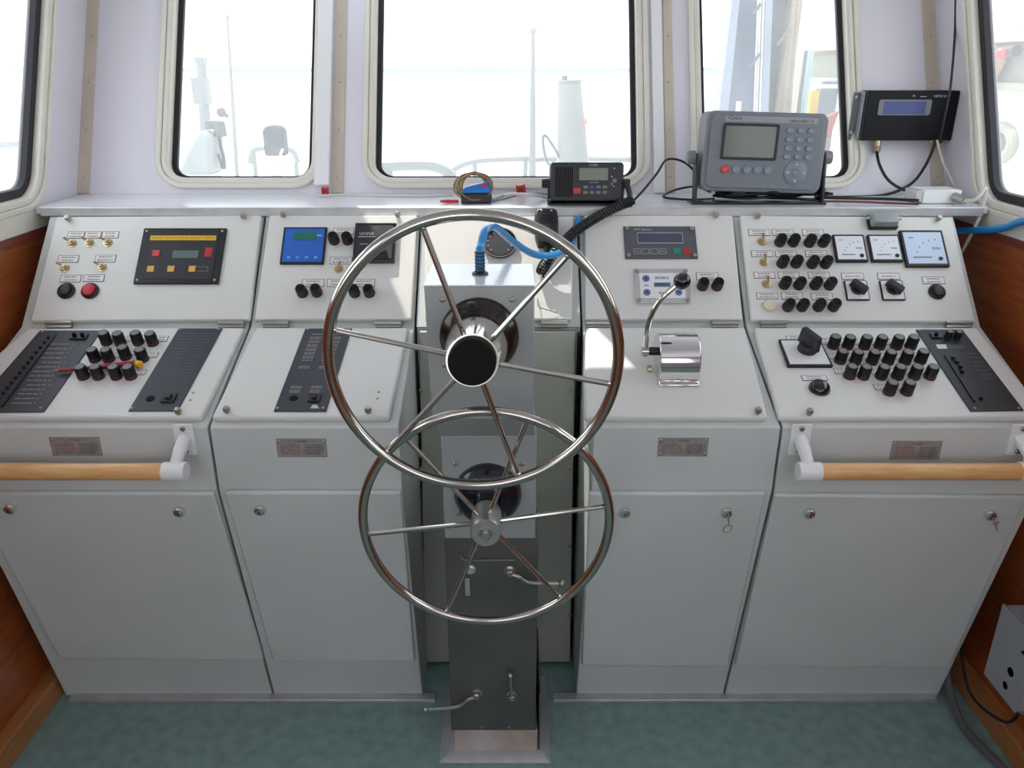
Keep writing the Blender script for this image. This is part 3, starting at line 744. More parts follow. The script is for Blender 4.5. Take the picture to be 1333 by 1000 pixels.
# translucent flip cap socket on the top edge
wd, hh = UPP.size((1146, 290), 40, 19); M = UPP.M((1147, 291), 0)
d = obj('capped_socket', MB().prism(rrect(wd*0.95, hh*0.95, 0.006, 4), 0, 0.012), blackp, cab5, M, 0.002)
obj('cap', MB().prism(rrect(wd*0.9, hh*0.86, 0.007, 4), 0.012, 0.034, 0.86), clearcap, d, M, 0.003)
mb = MB()
for s in (-1, 1): mb.box((s*wd*0.5, 0.004, 0.018), (0.012, 0.008, 0.008))
obj('clip', mb, steel, d, M, 0.001)

# ---- sloping lids
def low_quad(cab, name, px, t, m, label=None, bev=0.001):
    o = pobj(name, quad_slab(LOWT(t), px, t), m, cab, bev=bev)
    if label: o['label'] = label
    return o
def LOWT(t): return fr2(P2, P3, LIDT+t)
L3 = LOWT(0.003); L31 = LOWT(0.0034)
def flat(dev, px, m, name='lettering', t=0.0005, frame=None):
    fr = frame or L31; q = [fr.hit(p) for p in px]; mb = MB(); mb.hexa([q[3], q[2], q[1], q[0]], fr.n*-t); return pobj(name, mb, m, dev)
def rowdashes(dev, x0, x1, y, hpx, m, seed, n=4):
    rnd = random.Random(seed); mb = MB(); x = x0
    while x < x1 - 0.5:
        l = min(rnd.uniform(.6, 1.4)*(x1-x0)/n, x1-x); q = [L31.hit(p) for p in ((x, y-hpx/2), (x+l, y-hpx/2), (x+l, y+hpx/2), (x, y+hpx/2))]
        mb.hexa([q[3], q[2], q[1], q[0]], L31.n*-0.0003); x += l + (x1-x0)*0.05
    return mb
def join(mbs):
    o = MB()
    for m in mbs: o.add(m.v, m.f)
    return o
def rocker(dev, p, name='rocker_switch', a=14, b=7):
    M = L3.M(p, 0); wd, hh = L3.size(p, a, b)
    obj(name, MB().prism(rrect(wd, hh*1.3, 0.002, 2), 0, 0.004), blackp, dev, M, 0.001)
    obj('rocker', MB().prism(rrect(wd*0.42, hh*0.7, 0.001, 2), 0.004, 0.009, 0.8), blackp, dev, M, 0.0005)
# plate A (far left)
pa = low_quad(cab1, 'annunciator_plate', [(52, 430), (132, 430), (57, 536), (-42, 537)], 0.003, darkgrey, 'dark switch plate with a row of small knobs')
seg = []
for k in range(14):
    y = 448 + k*5.9; xr = 96 - (k*3.9) + (4 if k % 5 == 4 else 0); seg.append(rowdashes(None, xr-30, xr-4, y, 0.9, inkw, k, 3)); seg.append(rowdashes(None, xr-1.2, xr+1, y, 1.3, inkw, k, 1))
pobj('lettering', join(seg), ink, pa)
bar = [L3.hit(p) for p in ((72, 436), (74, 436), (4, 530), (1, 530))]; mb = MB(); mb.hexa([bar[3]+L3.n*.003, bar[2]+L3.n*.003, bar[1]+L3.n*.003, bar[0]+L3.n*.003], L3.n*-0.003); pobj('rail', mb, blackp, pa)
for k in range(13):
    x = 63 - k*5.3; y = 440 + k*6.6
    if x < -8: break
    obj('small_knob', MB().lathe([(0.004, 0), (0.0035, 0.006), (0, 0.006)], 8), blackp, pa, L3.M((x, y), 0))
M = L3.M((103, 439), 0); obj('rocker_switch', MB().prism(rrect(0.042, 0.022, 0.002, 2), 0, 0.004), blackp, pa, M, 0.001)
for s in (-1, 1): obj('rocker', MB().lathe([(0.005, 0.004), (0.0045, 0.012), (0, 0.012)], 10), blackm, pa, M @ Matrix.Translation((s*0.010, 0, 0)))
for p in ((55, 432), (129, 431), (53, 531), (-33, 533)): obj('screw', SCREWS, None, pa, L3.M(p, 0))
# plate B
pb = low_quad(cab1, 'annunciator_plate', [c1p(775, 558), c1p(965, 558), c1p(770, 916), c1p(556, 916)], 0.003, darkgrey, 'dark plate with rows of fine print and one switch')
seg = []
for k in range(16):
    y = 434 + k*3.9; x = 241 - (k*3.9)*0.56; seg.append(rowdashes(None, x-4, x+15, y, 0.7, inkw, k, 3)); seg.append(rowdashes(None, x+20, x+36, y+.5, 0.7, inkw, k+50, 3))
pobj('lettering', join(seg), mat('faint print', (92, 94, 100), .6), pb)
rocker(pb, c1p(733, 862), a=18, b=9); obj('buzzer', MB().lathe([(0.010, 0), (0.010, 0.0006), (0, 0.0006)], 14), blackm, pb, L3.M(c1p(652, 864), 0))
for p in ((778, 562), (948, 562), (765, 905), (572, 905)): obj('screw', SCREWS, None, pb, L3.M(c1p(*p), 0))
# plate C on cabinet 2
pc = low_quad(cab2, 'annunciator_plate', [c2p(258, 558), c2p(461, 558), c2p(348, 918), c2p(120, 918)], 0.003, darkgrey, 'dark plate with two columns of fine white print')
seg = []
for k, y in enumerate((435, 439, 441, 444, 446, 449, 451, 454, 456, 459, 461, 464, 466, 469, 477, 479, 503, 505, 508.5, 510.5)):
    x = 404 - (y-434)*0.39; seg.append(rowdashes(None, x+2, x+16, y, 0.9, inkw, k, 3)); seg.append(rowdashes(None, x+28, x+42, y, 0.9, inkw, k+9, 3))
pobj('lettering', join(seg), ink, pc)
rocker(pc, c2p(298, 862), a=16, b=8); obj('buzzer', MB().lathe([(0.010, 0), (0.010, 0.0006), (0, 0.0006)], 14), blackm, pc, L3.M(c2p(208, 862), 0))
flat(pc, [c2p(290, 890), c2p(308, 890), c2p(318, 905), c2p(280, 905)], inkw)
for p in ((268, 563), (447, 563), (335, 904), (137, 904)): obj('screw', SCREWS, None, pc, L3.M(c2p(*p), 0))
# plate D on cabinet 5
pd = low_quad(cab5, 'annunciator_plate', [c5p(808, 563), c5p(1010, 563), c5p(1277, 914), c5p(1045, 917)], 0.003, darkgrey2, 'black plate with a lit strip and two small knobs')
for p in ((945, 598), (985, 600)): obj('knob', KNS, None, pd, L3.M(c5p(*p), 0))
M = L3.M(c5p(893, 593), 0); obj('rocker_switch', MB().prism(rrect(0.026, 0.020, 0.002, 2), 0, 0.004), blackp, pd, M, 0.001)
obj('rocker', MB().lathe([(0.005, 0.004), (0.0045, 0.010), (0, 0.010)], 10), blackm, pd, M)
flat(pd, [c5p(894, 628), c5p(938, 628), c5p(944, 646), c5p(903, 646)], mat('pale lit strip', (220, 220, 205), .4), 'indicator_window')
flat(pd, [c5p(938, 628), c5p(1008, 628), c5p(1020, 646), c5p(944, 646)], mat('dim strip', (60, 64, 64), .4), 'indicator_window')
seg = [rowdashes(None, 1259+k*3.2, 1273+k*3.4, 460+k*5.5, 1.0, inkw, k, 2) for k in range(7)]
pobj('lettering', join(seg), mat('faint print', (92, 94, 100), .6), pd)
bar = [L3.hit(p) for p in (c5p(930, 678), c5p(937, 678), c5p(1066, 878), c5p(1058, 878))]; mb = MB(); mb.hexa([b+L3.n*.003 for b in (bar[3], bar[2], bar[1], bar[0])], L3.n*-0.003); pobj('rail', mb, blackp, pd)
for p in ((968, 690), (985, 708), (1000, 728), (1008, 748), (1090, 865)): obj('small_knob', MB().lathe([(0.005, 0), (0.0045, 0.007), (0, 0.007)], 8), blackp, pd, L3.M(c5p(*p), 0))
for p in ((822, 567), (1000, 567), (1062, 905), (1255, 905)): obj('screw', SCREWS, None, pd, L3.M(c5p(*p), 0))

rows1 = [[(465, 632), (525, 635), (602, 632), (665, 635)], [(415, 705), (475, 705), (548, 695), (622, 705)], [(365, 780), (430, 780), (508, 780), (570, 780)]]
i = 0
for r_ in rows1:
    for p in r_:
        q = c1p(*p); label_plate(cab1, LOW, (q[0]+11, q[1]-9), 16, 7, i); knob_l(cab1, q); i += 1
rows5 = [[(447, 648), (510, 650), (582, 650), (648, 650), (720, 650), (783, 650)], [(477, 712), (543, 715), (615, 715), (685, 715), (758, 715), (825, 712)],
         [(517, 778), (578, 780), (655, 780), (725, 780), (798, 780), (866, 780)], [(690, 848), (765, 848)]]
for r_ in rows5:
    for p in r_:
        q = c5p(*p); label_plate(cab5, LOW, (q[0]-11 if p[0] != r_[-1][0] or True else q[0], q[1]-10), 16, 8, i); knob_l(cab5, q); i += 1
# big rotary switch and black dome on the right lid
pr = pobj('rotary_switch', quad_slab(LOWT(0.008), [c5p(213, 606), c5p(392, 606), c5p(449, 720), c5p(253, 720)], 0.008), blackp, cab5, bev=0.001)
f8 = LOWT(0.0088); q = [f8.hit(p) for p in (c5p(222, 611), c5p(388, 611), c5p(437, 713), c5p(262, 713))]; mb = MB(); mb.hexa([q[3], q[2], q[1], q[0]], f8.n*-0.0008); pobj('face', mb, whitep, pr)
M = f8.M(c5p(335, 652), 0); mb = MB(); mb.lathe([(0.024, 0), (0.022, 0.016), (0.018, 0.018)], 20); mb.T = Matrix.Rotation(R(-62), 4, 'Z') @ Matrix.Translation((0, 0, 0.012)); mb.prism(rrect(0.062, 0.018, 0.005, 3), 0, 0.040, 0.9)
obj('handle', mb, darkgrey2, pr, M, 0.002)
label_plate(cab5, LOW, c5p(295, 602), 30, 6, 1); label_plate(cab5, LOW, c5p(367, 775), 33, 7, 2)
obj('dome_button', MB().lathe([(0.0245, 0), (0.0245, 0.004), (0.020, 0.014), (0.010, 0.020), (0, 0.021)], 24), blackg, cab5, LOW.M(c5p(388, 822), 0))
for p in ((838, 838), (825, 870)): obj('screw', SCREWS, None, cab1, LOW.M(c1p(*p), 0))
for p in ((577, 835), (571, 863)): obj('screw', SCREWS, None, cab2, LOW.M(c2p(*p), 0))

# ==================================================================  THINGS ON THE CONSOLE
# engine lever
M = LOW.M((883, 492), 0)
lv = thing('engine_lever', 'chrome engine control lever with black ball knob on the lid right of the wheels', 'lever', M.to_translation())
a = LOW.uv((858, 504)); b = LOW.uv((911, 504)); uw = b[0]-a[0]; v0 = a[1]; L = 0.125
mb = MB(); pr_ = []
for k in range(13): an = PI*k/12; pr_.append((0.5*L - 0.5*L*math.cos(an), 0.078*math.sin(an)**0.85))
prf = [(-0.012, 0), (-0.012, 0.006), (0.0, 0.008)] + [(p[0], p[1]+0.008) for p in pr_[1:-1]] + [(L, 0.008), (L+0.012, 0.006), (L+0.012, 0)]
n = len(prf); f0 = LOW
mb.add([f0.w(a[0], v0+0.012+p[0], p[1]) for p in prf] + [f0.w(b[0], v0+0.012+p[0], p[1]) for p in prf], [tuple(range(n)), tuple(reversed(range(n, 2*n)))] + [(i, i+1, n+i+1, n+i) for i in range(n-1)] + [(n-1, 0, n, 2*n-1)])
pobj('housing', mb, chrome2, lv, bev=0.003)
piv = f0.w(a[0], v0+0.012+L*0.52, 0.045)
mb = MB(); mb.cyl(piv + V((0.002, 0, 0)), piv + V((-0.030, 0, 0)), 0.010, seg=14); pobj('shaft', mb, blackp, lv)
p0 = piv + V((-0.028, 0, 0)); kb = pY(888, 366, p0.y-0.03)
d1 = pY(846, 415, p0.y-0.02); d2 = pY(862, 388, p0.y-0.028)
mb = MB(); mb.tube(smooth([p0 + V((0, 0.0, -0.012)), p0 + V((0, -0.004, 0.02)), d1, d2, kb], 6), [0.0062]*24+[0.0055], 10); mb.cyl(p0+V((-.008, 0, 0)), p0+V((.008, 0, 0)), 0.011, seg=12)
pobj('lever_arm', mb, chrome, lv)
pobj('ball_knob', MB().sphere(kb, 0.0195, 24), blackg, lv)
obj('screw', SCREWS, None, lv, f0.Mw(f0.w((a[0]+b[0])/2, v0+0.004, 0.007)))
mb = MB(); mb.cyl(p0+V((0.008, 0, -0.045)), p0+V((0.016, 0, -0.045)), 0.010, seg=14); pobj('side_plug', mb, brass, lv)

# screwdriver lying among the knobs
f1 = fr2(P2, P3, LIDT+0.012)
tp = f1.hit((69, 483)); e1 = f1.hit((77, 482)); e2 = f1.hit((130, 478)); e3 = f1.hit((176, 473.5)); e4 = f1.hit((185, 475))
sd = thing('screwdriver', 'red screwdriver with a yellow end lying between the knobs on the left lid', 'screwdriver', f1.hit((125, 479)))
pobj('tip', MB().tube([tp, e1], [0.0015, 0.0035], 8), screw, sd)
pobj('handle', MB().tube(smooth([e1, e1.lerp(e2, .3), e2, e2.lerp(e3, .3), e3], 3), [0.0045]*5+[0.005]*2+[.0075]*6, 10), mat('maroon plastic', (150, 40, 38), .3), sd)
pobj('end_cap', MB().tube([e3, e3.lerp(e4, .3), e3.lerp(e4, .8), e4], [0.006, 0.0095, 0.0095, 0.004], 10), yellowp, sd)

# wooden grab rails
def grab_rail(label, xa, xb, brackets, y_rod=1.548, z_rod=None):
    pc_ = pY(140, 614, y_rod); z = pc_.z
    th = thing('grab_rail', label, 'grab rail', ((xa+xb)/2, P1[0], z), 'wooden grab rails on the console front')
    pobj('wooden_rod', MB().tube([(xa+(xb-xa)*k/12, y_rod, z) for k in range(13)], 0.0192, 20), pine, th)
    for (xb_, s) in brackets:
        mb = MB(); mb.tube([(xb_-0.025, y_rod, z), (xb_+0.025, y_rod, z)], 0.0212, 18)
        mb.tube(smooth([(xb_-s*0.002, y_rod, z), (xb_+s*0.004, y_rod+0.02, z+0.03), (xb_+s*0.004, P1[0]-0.004, z+0.050)], 5), [0.013]*6+[.015]*5, 10)
        mb.box((xb_+s*0.004, P1[0]-0.003, z+0.046), (0.045, 0.006, 0.075)); o = pobj('bracket', mb, whitep, th, bev=0.001)
        for dz in (0.074, 0.018): 
            M = APR.Mw(V((xb_+s*0.004, P1[0]-0.006, z+dz))); obj('screw', SCREWB, None, o, M)
    return th
xl = pY(228, 614, 1.548).x; xr = pY(1053, 614, 1.548).x
grab_rail('pale wooden grab rail on white brackets across the left cabinet front', -1.215, xl-0.02, [(xl, 1), (-1.20, -1)])
grab_rail('pale wooden grab rail on white brackets across the right cabinet front', xr+0.02, 1.15, [(xr, -1), (1.128, 1)])

# ==================================================================  PEDESTAL AND WHEELS
pe = thing('steering_pedestal', 'stainless and grey steering pedestal standing on the floor between the cabinets', 'pedestal', (-0.05, 1.65, 0))
pedp = mat('pedestal grey paint', (172, 176, 174), 0.32, 0.25, var=0.06, vscale=5)
pedtop = mat('pedestal top paint', (226, 230, 236), 0.16, 0.0)
zt = pY(625, 373, 1.52).z; zf = pY(625, 545, 1.52).z; zg = pY(625, 568, 1.56).z; zl = pY(637, 701, 1.562).z; zb = pY(645, 951, 1.568).z
mb = MB(); x0, x1 = -0.172, 0.044; mb.add([(x0, 1.52, zt), (x1, 1.52, zt), (x1, 1.52, zf), (x0+0.006, 1.52, zf), (x0, 1.70, zt), (x1, 1.70, zt), (x1, 1.70, zf), (x0+0.006, 1.70, zf)],
    [(0, 3, 2, 1), (4, 5, 6, 7), (0, 1, 5, 4), (0, 4, 7, 3), (1, 2, 6, 5)])
mb.add([(x0+0.006, 1.52, zf), (x1, 1.52, zf), (x1+0.008, 1.562, zg), (-0.153, 1.562, zg)], [(0, 3, 2, 1)])
mb.add([(x0+0.006, 1.52, zf), (-0.153, 1.562, zg), (-0.153, 1.70, zg), (x0+0.006, 1.70, zf)], [(0, 1, 2, 3)])
mb.add([(x1, 1.52, zf), (x1+0.008, 1.562, zg), (x1+0.008, 1.70, zg), (x1, 1.70, zf)], [(0, 3, 2, 1)])
pobj('upper_housing', mb, pedp, pe, bev=0.002)
pobj('top_plate', MB().box((-0.064, 1.61, zt+0.0015), (0.219, 0.183, 0.003)), pedtop, pe, bev=0.001)
pobj('lower_plate', MB().box((-0.050, 1.63, (zg+zl)/2), (0.206, 0.137, zg-zl)), pedp, pe, bev=0.002)
pobj('column', MB().box((-0.047, 1.690, (zl+zb)/2), (0.214, 0.245, zl-zb)), steel_dk, pe, bev=0.002)
pobj('kick_panel', MB().box((-0.041, 1.690, zb/2), (0.212, 0.236, zb)), rustwhite, pe)
mb = MB()
for (a_, b_) in (((-0.187, 1.535, 0), (0.097, 1.535, 0)),):
    mb.add([(-0.187, 1.545, 0), (0.099, 1.545, 0), (0.072, 1.572, 0.014), (-0.157, 1.572, 0.014), (-0.187, 1.86, 0), (0.099, 1.86, 0), (0.072, 1.83, 0.014), (-0.157, 1.83, 0.014)],
           [(0, 1, 2, 3), (1, 5, 6, 2), (5, 4, 7, 6), (4, 0, 3, 7), (3, 2, 6, 7), (0, 4, 5, 1)])
pobj('base_flange', mb, alu, pe)
mb = MB(); mb.box((0.0705, 1.70, 0.10), (0.004, 0.25, 0.2)); pobj('side_guard', mb, steel_dk, pe)
FRONT = Fr((0, 1.52, 0), (0, 0, 1)); FRL = Fr((0, 1.562, 0), (0, 0, 1)); FRC = Fr((0, 1.5675, 0), (0, 0, 1))
for p in ((576, 390), (667, 390), (579, 475), (667, 475)): obj('bolt', SCREWB, None, pe, FRONT.M(p, 0))
for p in ((593, 604), (679, 604), (597, 668)): obj('bolt', SCREWB, None, pe, FRL.M(p, 0))
def c3l(x, y): return (500+x/3.127, 680+y/3.127)
for p in ((397, 835), (508, 835)): obj('bolt', SCREWS, None, pe, FRC.M(c3l(*p), 0))
def ped_lever(pts, label):
    q = [FRC.hit(c3l(*p)) for p in pts]; mb = MB()
    mb.T = FRC.Mw(q[0]); mb.lathe([(0.014, 0), (0.014, 0.005), (0.009, 0.007), (0.009, 0.016), (0.006, 0.019), (0, 0.019)], 16); mb.T = Matrix.Identity(4)
    out = V((0, -0.014, 0)); mb.tube(smooth([q[0]+out]+[x+out*1.2 for x in q[1:]], 5), 0.0042, 8); mb.sphere(q[-1]+out*1.2, 0.0085, 12)
    o = pobj('valve_lever', mb, mat('dull lever steel', (170, 168, 164), .3, .9), pe); o['label'] = label
ped_lever([(512, 195), (548, 205), (592, 228), (722, 232)], 'bent steel lever pointing right')
ped_lever([(377, 693), (340, 705), (296, 732), (172, 742)], 'bent steel lever pointing left')
ped_lever([(520, 700), (516, 650), (514, 606)], 'short steel lever pointing up')
mb = MB(); q = [FRC.hit(c3l(*p)) for p in ((318, 120), (312, 140), (330, 152), (528, 150))]; mb.tube([x+V((0, -.003, 0)) for x in q], 0.0022, 6); pobj('bent_wire', mb, steel, pe)
mb = MB(); mb.T = FRC.M(c3l(340, 258), 0.004); mb.box((0, 0, 0.001), (0.011, 0.048, 0.002)); mb.T = FRC.M(c3l(352, 190), 0); mb.lathe([(0.012, 0), (0.012, 0.004), (0.007, 0.006), (0.006, 0.012), (0, 0.012)], 14); pobj('latch_tag', mb, alu, pe)
# grommet
gp = pZ(625, 357, zt+0.003)
mb = MB(); mb.T = Matrix.Translation(gp); mb.lathe([(0.017, 0), (0.016, 0.004), (0.011, 0.006), (0.011, 0)], 20, False); pobj('grommet', mb, blackp, pe)

def lathe_along(p0, p1, prof, seg=40):
    d = (p1-p0); q = d.to_track_quat('Z', 'Y').to_matrix().to_4x4(); q.translation = p0; mb = MB(); mb.T = q; mb.lathe(prof, seg); return mb, d.length
# pump flanges on the pedestal
dome = mat('pump flange dark', (70, 66, 62), 0.16, 0.85)
fc1 = FRONT.hit((624, 437)); fc2 = FRL.hit((635, 642))
mb, _ = lathe_along(fc1, fc1+V((0, -1, 0)), [(0.079, 0), (0.079, 0.008), (0.074, 0.016), (0.060, 0.030), (0.040, 0.040), (0.03, 0.05)]); o = pobj('pump_flange', mb, dome, pe)
mb, _ = lathe_along(fc2, fc2+V((0, -1, 0)), [(0.075, 0), (0.075, 0.008), (0.070, 0.020), (0.055, 0.034), (0.030, 0.042), (0.02, 0.08)]); o = pobj('pump_flange', mb, mat('blue black enamel', (16, 18, 30), 0.18, coat=.4), pe); o['label'] = 'glossy blue black flange'
mb = MB(); b0 = fc1 + V((-0.012, -0.034, 0.052)); mb.box(b0, (0.040, 0.03, 0.022)); mb.box(b0+V((0, -.004, 0.016)), (0.018, 0.018, 0.014)); mb.cyl(b0+V((0, -.012, 0.026)), b0+V((0, -.012, 0.030)), 0.009, seg=12); pobj('filler_cap', mb, blackp, pe, bev=0.002)
mb = MB(); mb.box(fc2+V((0, -0.05, 0.02)), (0.03, 0.04, 0.05)); pobj('filler_cap', mb, blackp, pe, bev=0.003)

TILT = R(2.2)
def wheel(label, c, R0, r0, spoke_a, hubtype, group):
    ax = V((0, -math.cos(TILT), -math.sin(TILT))); up = V((0, -math.sin(TILT), math.cos(TILT)))
    M = Matrix((V((1, 0, 0)), up, ax)).transposed().to_4x4(); M.translation = c
    th = obj('steering_wheel', MB().torus(R0, r0, 96, 16), chrome, pe, M)
    th['label'] = label
    rin = 0.024 if hubtype == 2 else 0.040
    sp_ = MB(); sp_.tube([(rin, 0, 0), (R0-0.004, 0, 0)], 0.0050, 10); sp_.sphere((R0-0.009, 0, 0), 0.0065, 8); me = sp_.mesh('spoke'); me.materials.append(chrome)
    for a in spoke_a: obj('spoke', me, None, th, M @ Matrix.Rotation(R(a), 4, 'Z'))
    return th, M, ax
w1c = pY(616.5, 468, 1.29)
def ang(c, M, p):
    n = M.to_3x3() @ V((0, 0, 1)); q = hit(p[0], p[1], c, n) - c; l = M.to_3x3().inverted() @ q; return math.degrees(math.atan2(l.y, l.x))
axm = Matrix((V((1, 0, 0)), V((0, -math.sin(TILT), math.cos(TILT))), V((0, -math.cos(TILT), -math.sin(TILT))))).transposed()
sa1 = [ang(w1c, axm, p) for p in ((553, 303), (737, 335), (795, 500), (676, 623), (503, 590), (437, 430))]
wh1, M1, ax1 = wheel('upper steering wheel, polished steel rim and six spokes on a cone hub with black cap', w1c, 0.2485, 0.0100, sa1, 1, 'ship steering wheels')
cap = pY(614, 472, 1.235)
cm, Lc = lathe_along(fc1+V((0, -0.03, 0)), cap, [(0, 0), (0.058, 0.0), (0.0575, 0.05), (0.0465, 0.235)]); 
L_ = (cap-(fc1+V((0, -.03, 0)))).length
cm, Lc = lathe_along(fc1+V((0, -0.03, 0)), cap, [(0.0, 0), (0.040, 0.0), (0.058, L_*0.25), (0.0575, L_*0.40), (0.0465, L_*0.86), (0.0445, L_*0.92)])
pobj('cone_hub', cm, chrome, wh1)
cm, Lc = lathe_along(fc1+V((0, -0.03, 0)), cap, [(0.0405, L_*0.90), (0.0405, L_*0.975), (0.037, L_), (0, L_*1.003)]); pobj('hub_cap', cm, blackm, wh1)
w2c = pY(633, 680, 1.40)
sa2 = [ang(w2c, axm, p) for p in ((530, 573), (685, 550), (783, 660), (730, 780), (583, 795), (482, 695))]
wh2, M2, ax2 = wheel('lower steering wheel, polished steel with six spokes and a small bolted hub', w2c, 0.2490, 0.0096, sa2, 2, 'ship steering wheels')
cm, _ = lathe_along(fc2+V((0, -0.04, 0)), w2c+V((0, -0.038, -0.003)), [(0.014, 0), (0.016, 0.05), (0.030, 0.075), (0.031, (w2c-fc2).length+0.0), (0.027, (w2c-fc2).length+0.003)])
hubL = (w2c+V((0, -0.038, -0.003))-(fc2+V((0, -0.04, 0)))).length
cm, _ = lathe_along(fc2+V((0, -0.04, 0)), w2c+V((0, -0.030, -0.003)), [(0.016, 0), (0.018, hubL*0.3), (0.031, hubL*0.4), (0.0315, hubL*0.95), (0.028, hubL), (0.010, hubL)]); pobj('hub', cm, steel, wh2)
mb = MB(); mb.T = Matrix((V((1, 0, 0)), V((0, 0, 1)), V((0, -1, 0)))).transposed().to_4x4(); mb.T.translation = w2c+V((0, -0.036, -0.003)); mb.lathe([(0.0145, 0), (0.0145, 0.003)], 18); mb.lathe([(0.0105, 0.003), (0.0105, 0.012), (0.009, 0.013)], 6); pobj('hub_bolt', mb, steel, wh2)

# ==================================================================  HOSES AND CABLES
def cable(name, label, cat, pts, r, m, n=8, seg=8, group=None):
    mb = MB(); mb.tube(smooth(pts, n), r, seg); return tag(pobj(name, mb, m), label, cat, group)
cable('hose', 'bright blue hose rising from the pedestal top and looping back to the centre panel', 'hose',
      [gp+V((0, 0, 0.0)), gp+V((0, 0, 0.045)), pY(626, 320, gp.y+0.02), pY(632, 300, gp.y+0.07), pY(645, 296, gp.y+0.14), pY(668, 315, gp.y+0.25), pY(695, 331, gp.y+0.33), pY(720, 332, gp.y+0.385), pY(738, 322, gp.y+0.44), pY(748, 306, 2.135), pY(753, 290, 2.165), pY(754, 283, 2.20)], 0.0088, bluetube, 8, 12)
mb = MB(); mb.T = Matrix.Translation(gp+V((0, 0, 0.006)))
for k in range(6): mb.lathe([(0.0092, k*0.007), (0.0108, k*0.007+0.002), (0.0108, k*0.007+0.005), (0.0092, k*0.007+0.007)], 16, False)
tag(pobj('hose_clamp', mb, mat('slate blue sleeve', (34, 62, 84), .4)), 'ribbed dark sleeve around the foot of the blue hose on the pedestal', 'hose sleeve')
cable('hose', 'blue hose lying along the right wall sill', 'hose', [pX(1248, 300, 1.262), pX(1262, 300, 1.272), pX(1288, 299, 1.28), pX(1310, 296, 1.285), pX(1345, 288, 1.285), V((1.29, 1.7, 1.317))], 0.010, bluetube, 8, 12)

# microphone on the centre panel
M = UPP.M((711, 303), 0)
mic = thing('microphone', 'black handheld microphone hooked on the centre panel beside the round gauge', 'microphone', M.to_translation())
wd, hh = 0.062, 0.112
mb = MB(); pts = [(-.024, -.056), (.024, -.056), (.031, -.03), (.033, .03), (.030, .050), (.022, .058), (-.022, .058), (-.030, .050), (-.033, .03), (-.031, -.03)]
mb.prism(pts, 0.008, 0.036, 0.92); obj('case', mb, blackp, mic, M, 0.004, 3)
obj('clip', MB().prism(rrect(0.03, 0.04, 0.003), 0, 0.008), steel, mic, M)
mb = MB()
for k in range(5): mb.box((0, 0.030-k*0.006, 0.0362), (0.034, 0.002, 0.001))
obj('grille', mb, blackm, mic, M)
for s in (-1, 1): obj('screw', SCREWS, None, mic, M @ Matrix.Translation((s*0.013, 0.046, 0.0362)))
obj('strain_relief', MB().cyl((0, -0.054, 0.02), (0, -0.085, 0.02), 0.009, 0.006, 12), blackp, mic, M)
# coiled cord: helix along a hanging path
def helix(pts, rad, wire, turns, n=14, seg=6):
    path = smooth(pts, 12); Ls = [0]
    for a, b in zip(path, path[1:]): Ls.append(Ls[-1]+(b-a).length)
    tot = Ls[-1]; N = int(turns*n); out = []; up = None; j = 0
    for i in range(N+1):
        s = tot*i/N
        while j < len(Ls)-2 and Ls[j+1] < s: j += 1
        t = (s-Ls[j])/max(Ls[j+1]-Ls[j], 1e-9); p = path[j].lerp(path[j+1], t); d = (path[j+1]-path[j]).normalized()
        if up is None: up = d.orthogonal().normalized()
        up = (up-d*up.dot(d)).normalized(); sd = d.cross(up); a = 2*PI*i/n
        out.append(p+(up*math.cos(a)+sd*math.sin(a))*rad)
    mb = MB(); mb.tube(out, wire, seg); return mb
Ym = 2.17
mb = helix([pY(822, 262, 2.20), pY(806, 268, 2.175), pY(775, 284, 2.15), pY(748, 302, 2.085), pY(730, 320, 2.055), pY(714, 340, 2.04), pY(703, 357, 2.04)], 0.0108, 0.0036, 44, 12, 6)
mb2 = MB(); mb2.tube(smooth([pY(703, 357, 2.04), pY(699, 352, 2.03), pY(704, 340, 2.04), pY(709, 330, 2.075)], 6), 0.0028, 6)
o = pobj('coiled_cord', join([mb, mb2]), blackp); tag(o, 'thick black coiled cord hanging from the radio down to the microphone', 'cord')

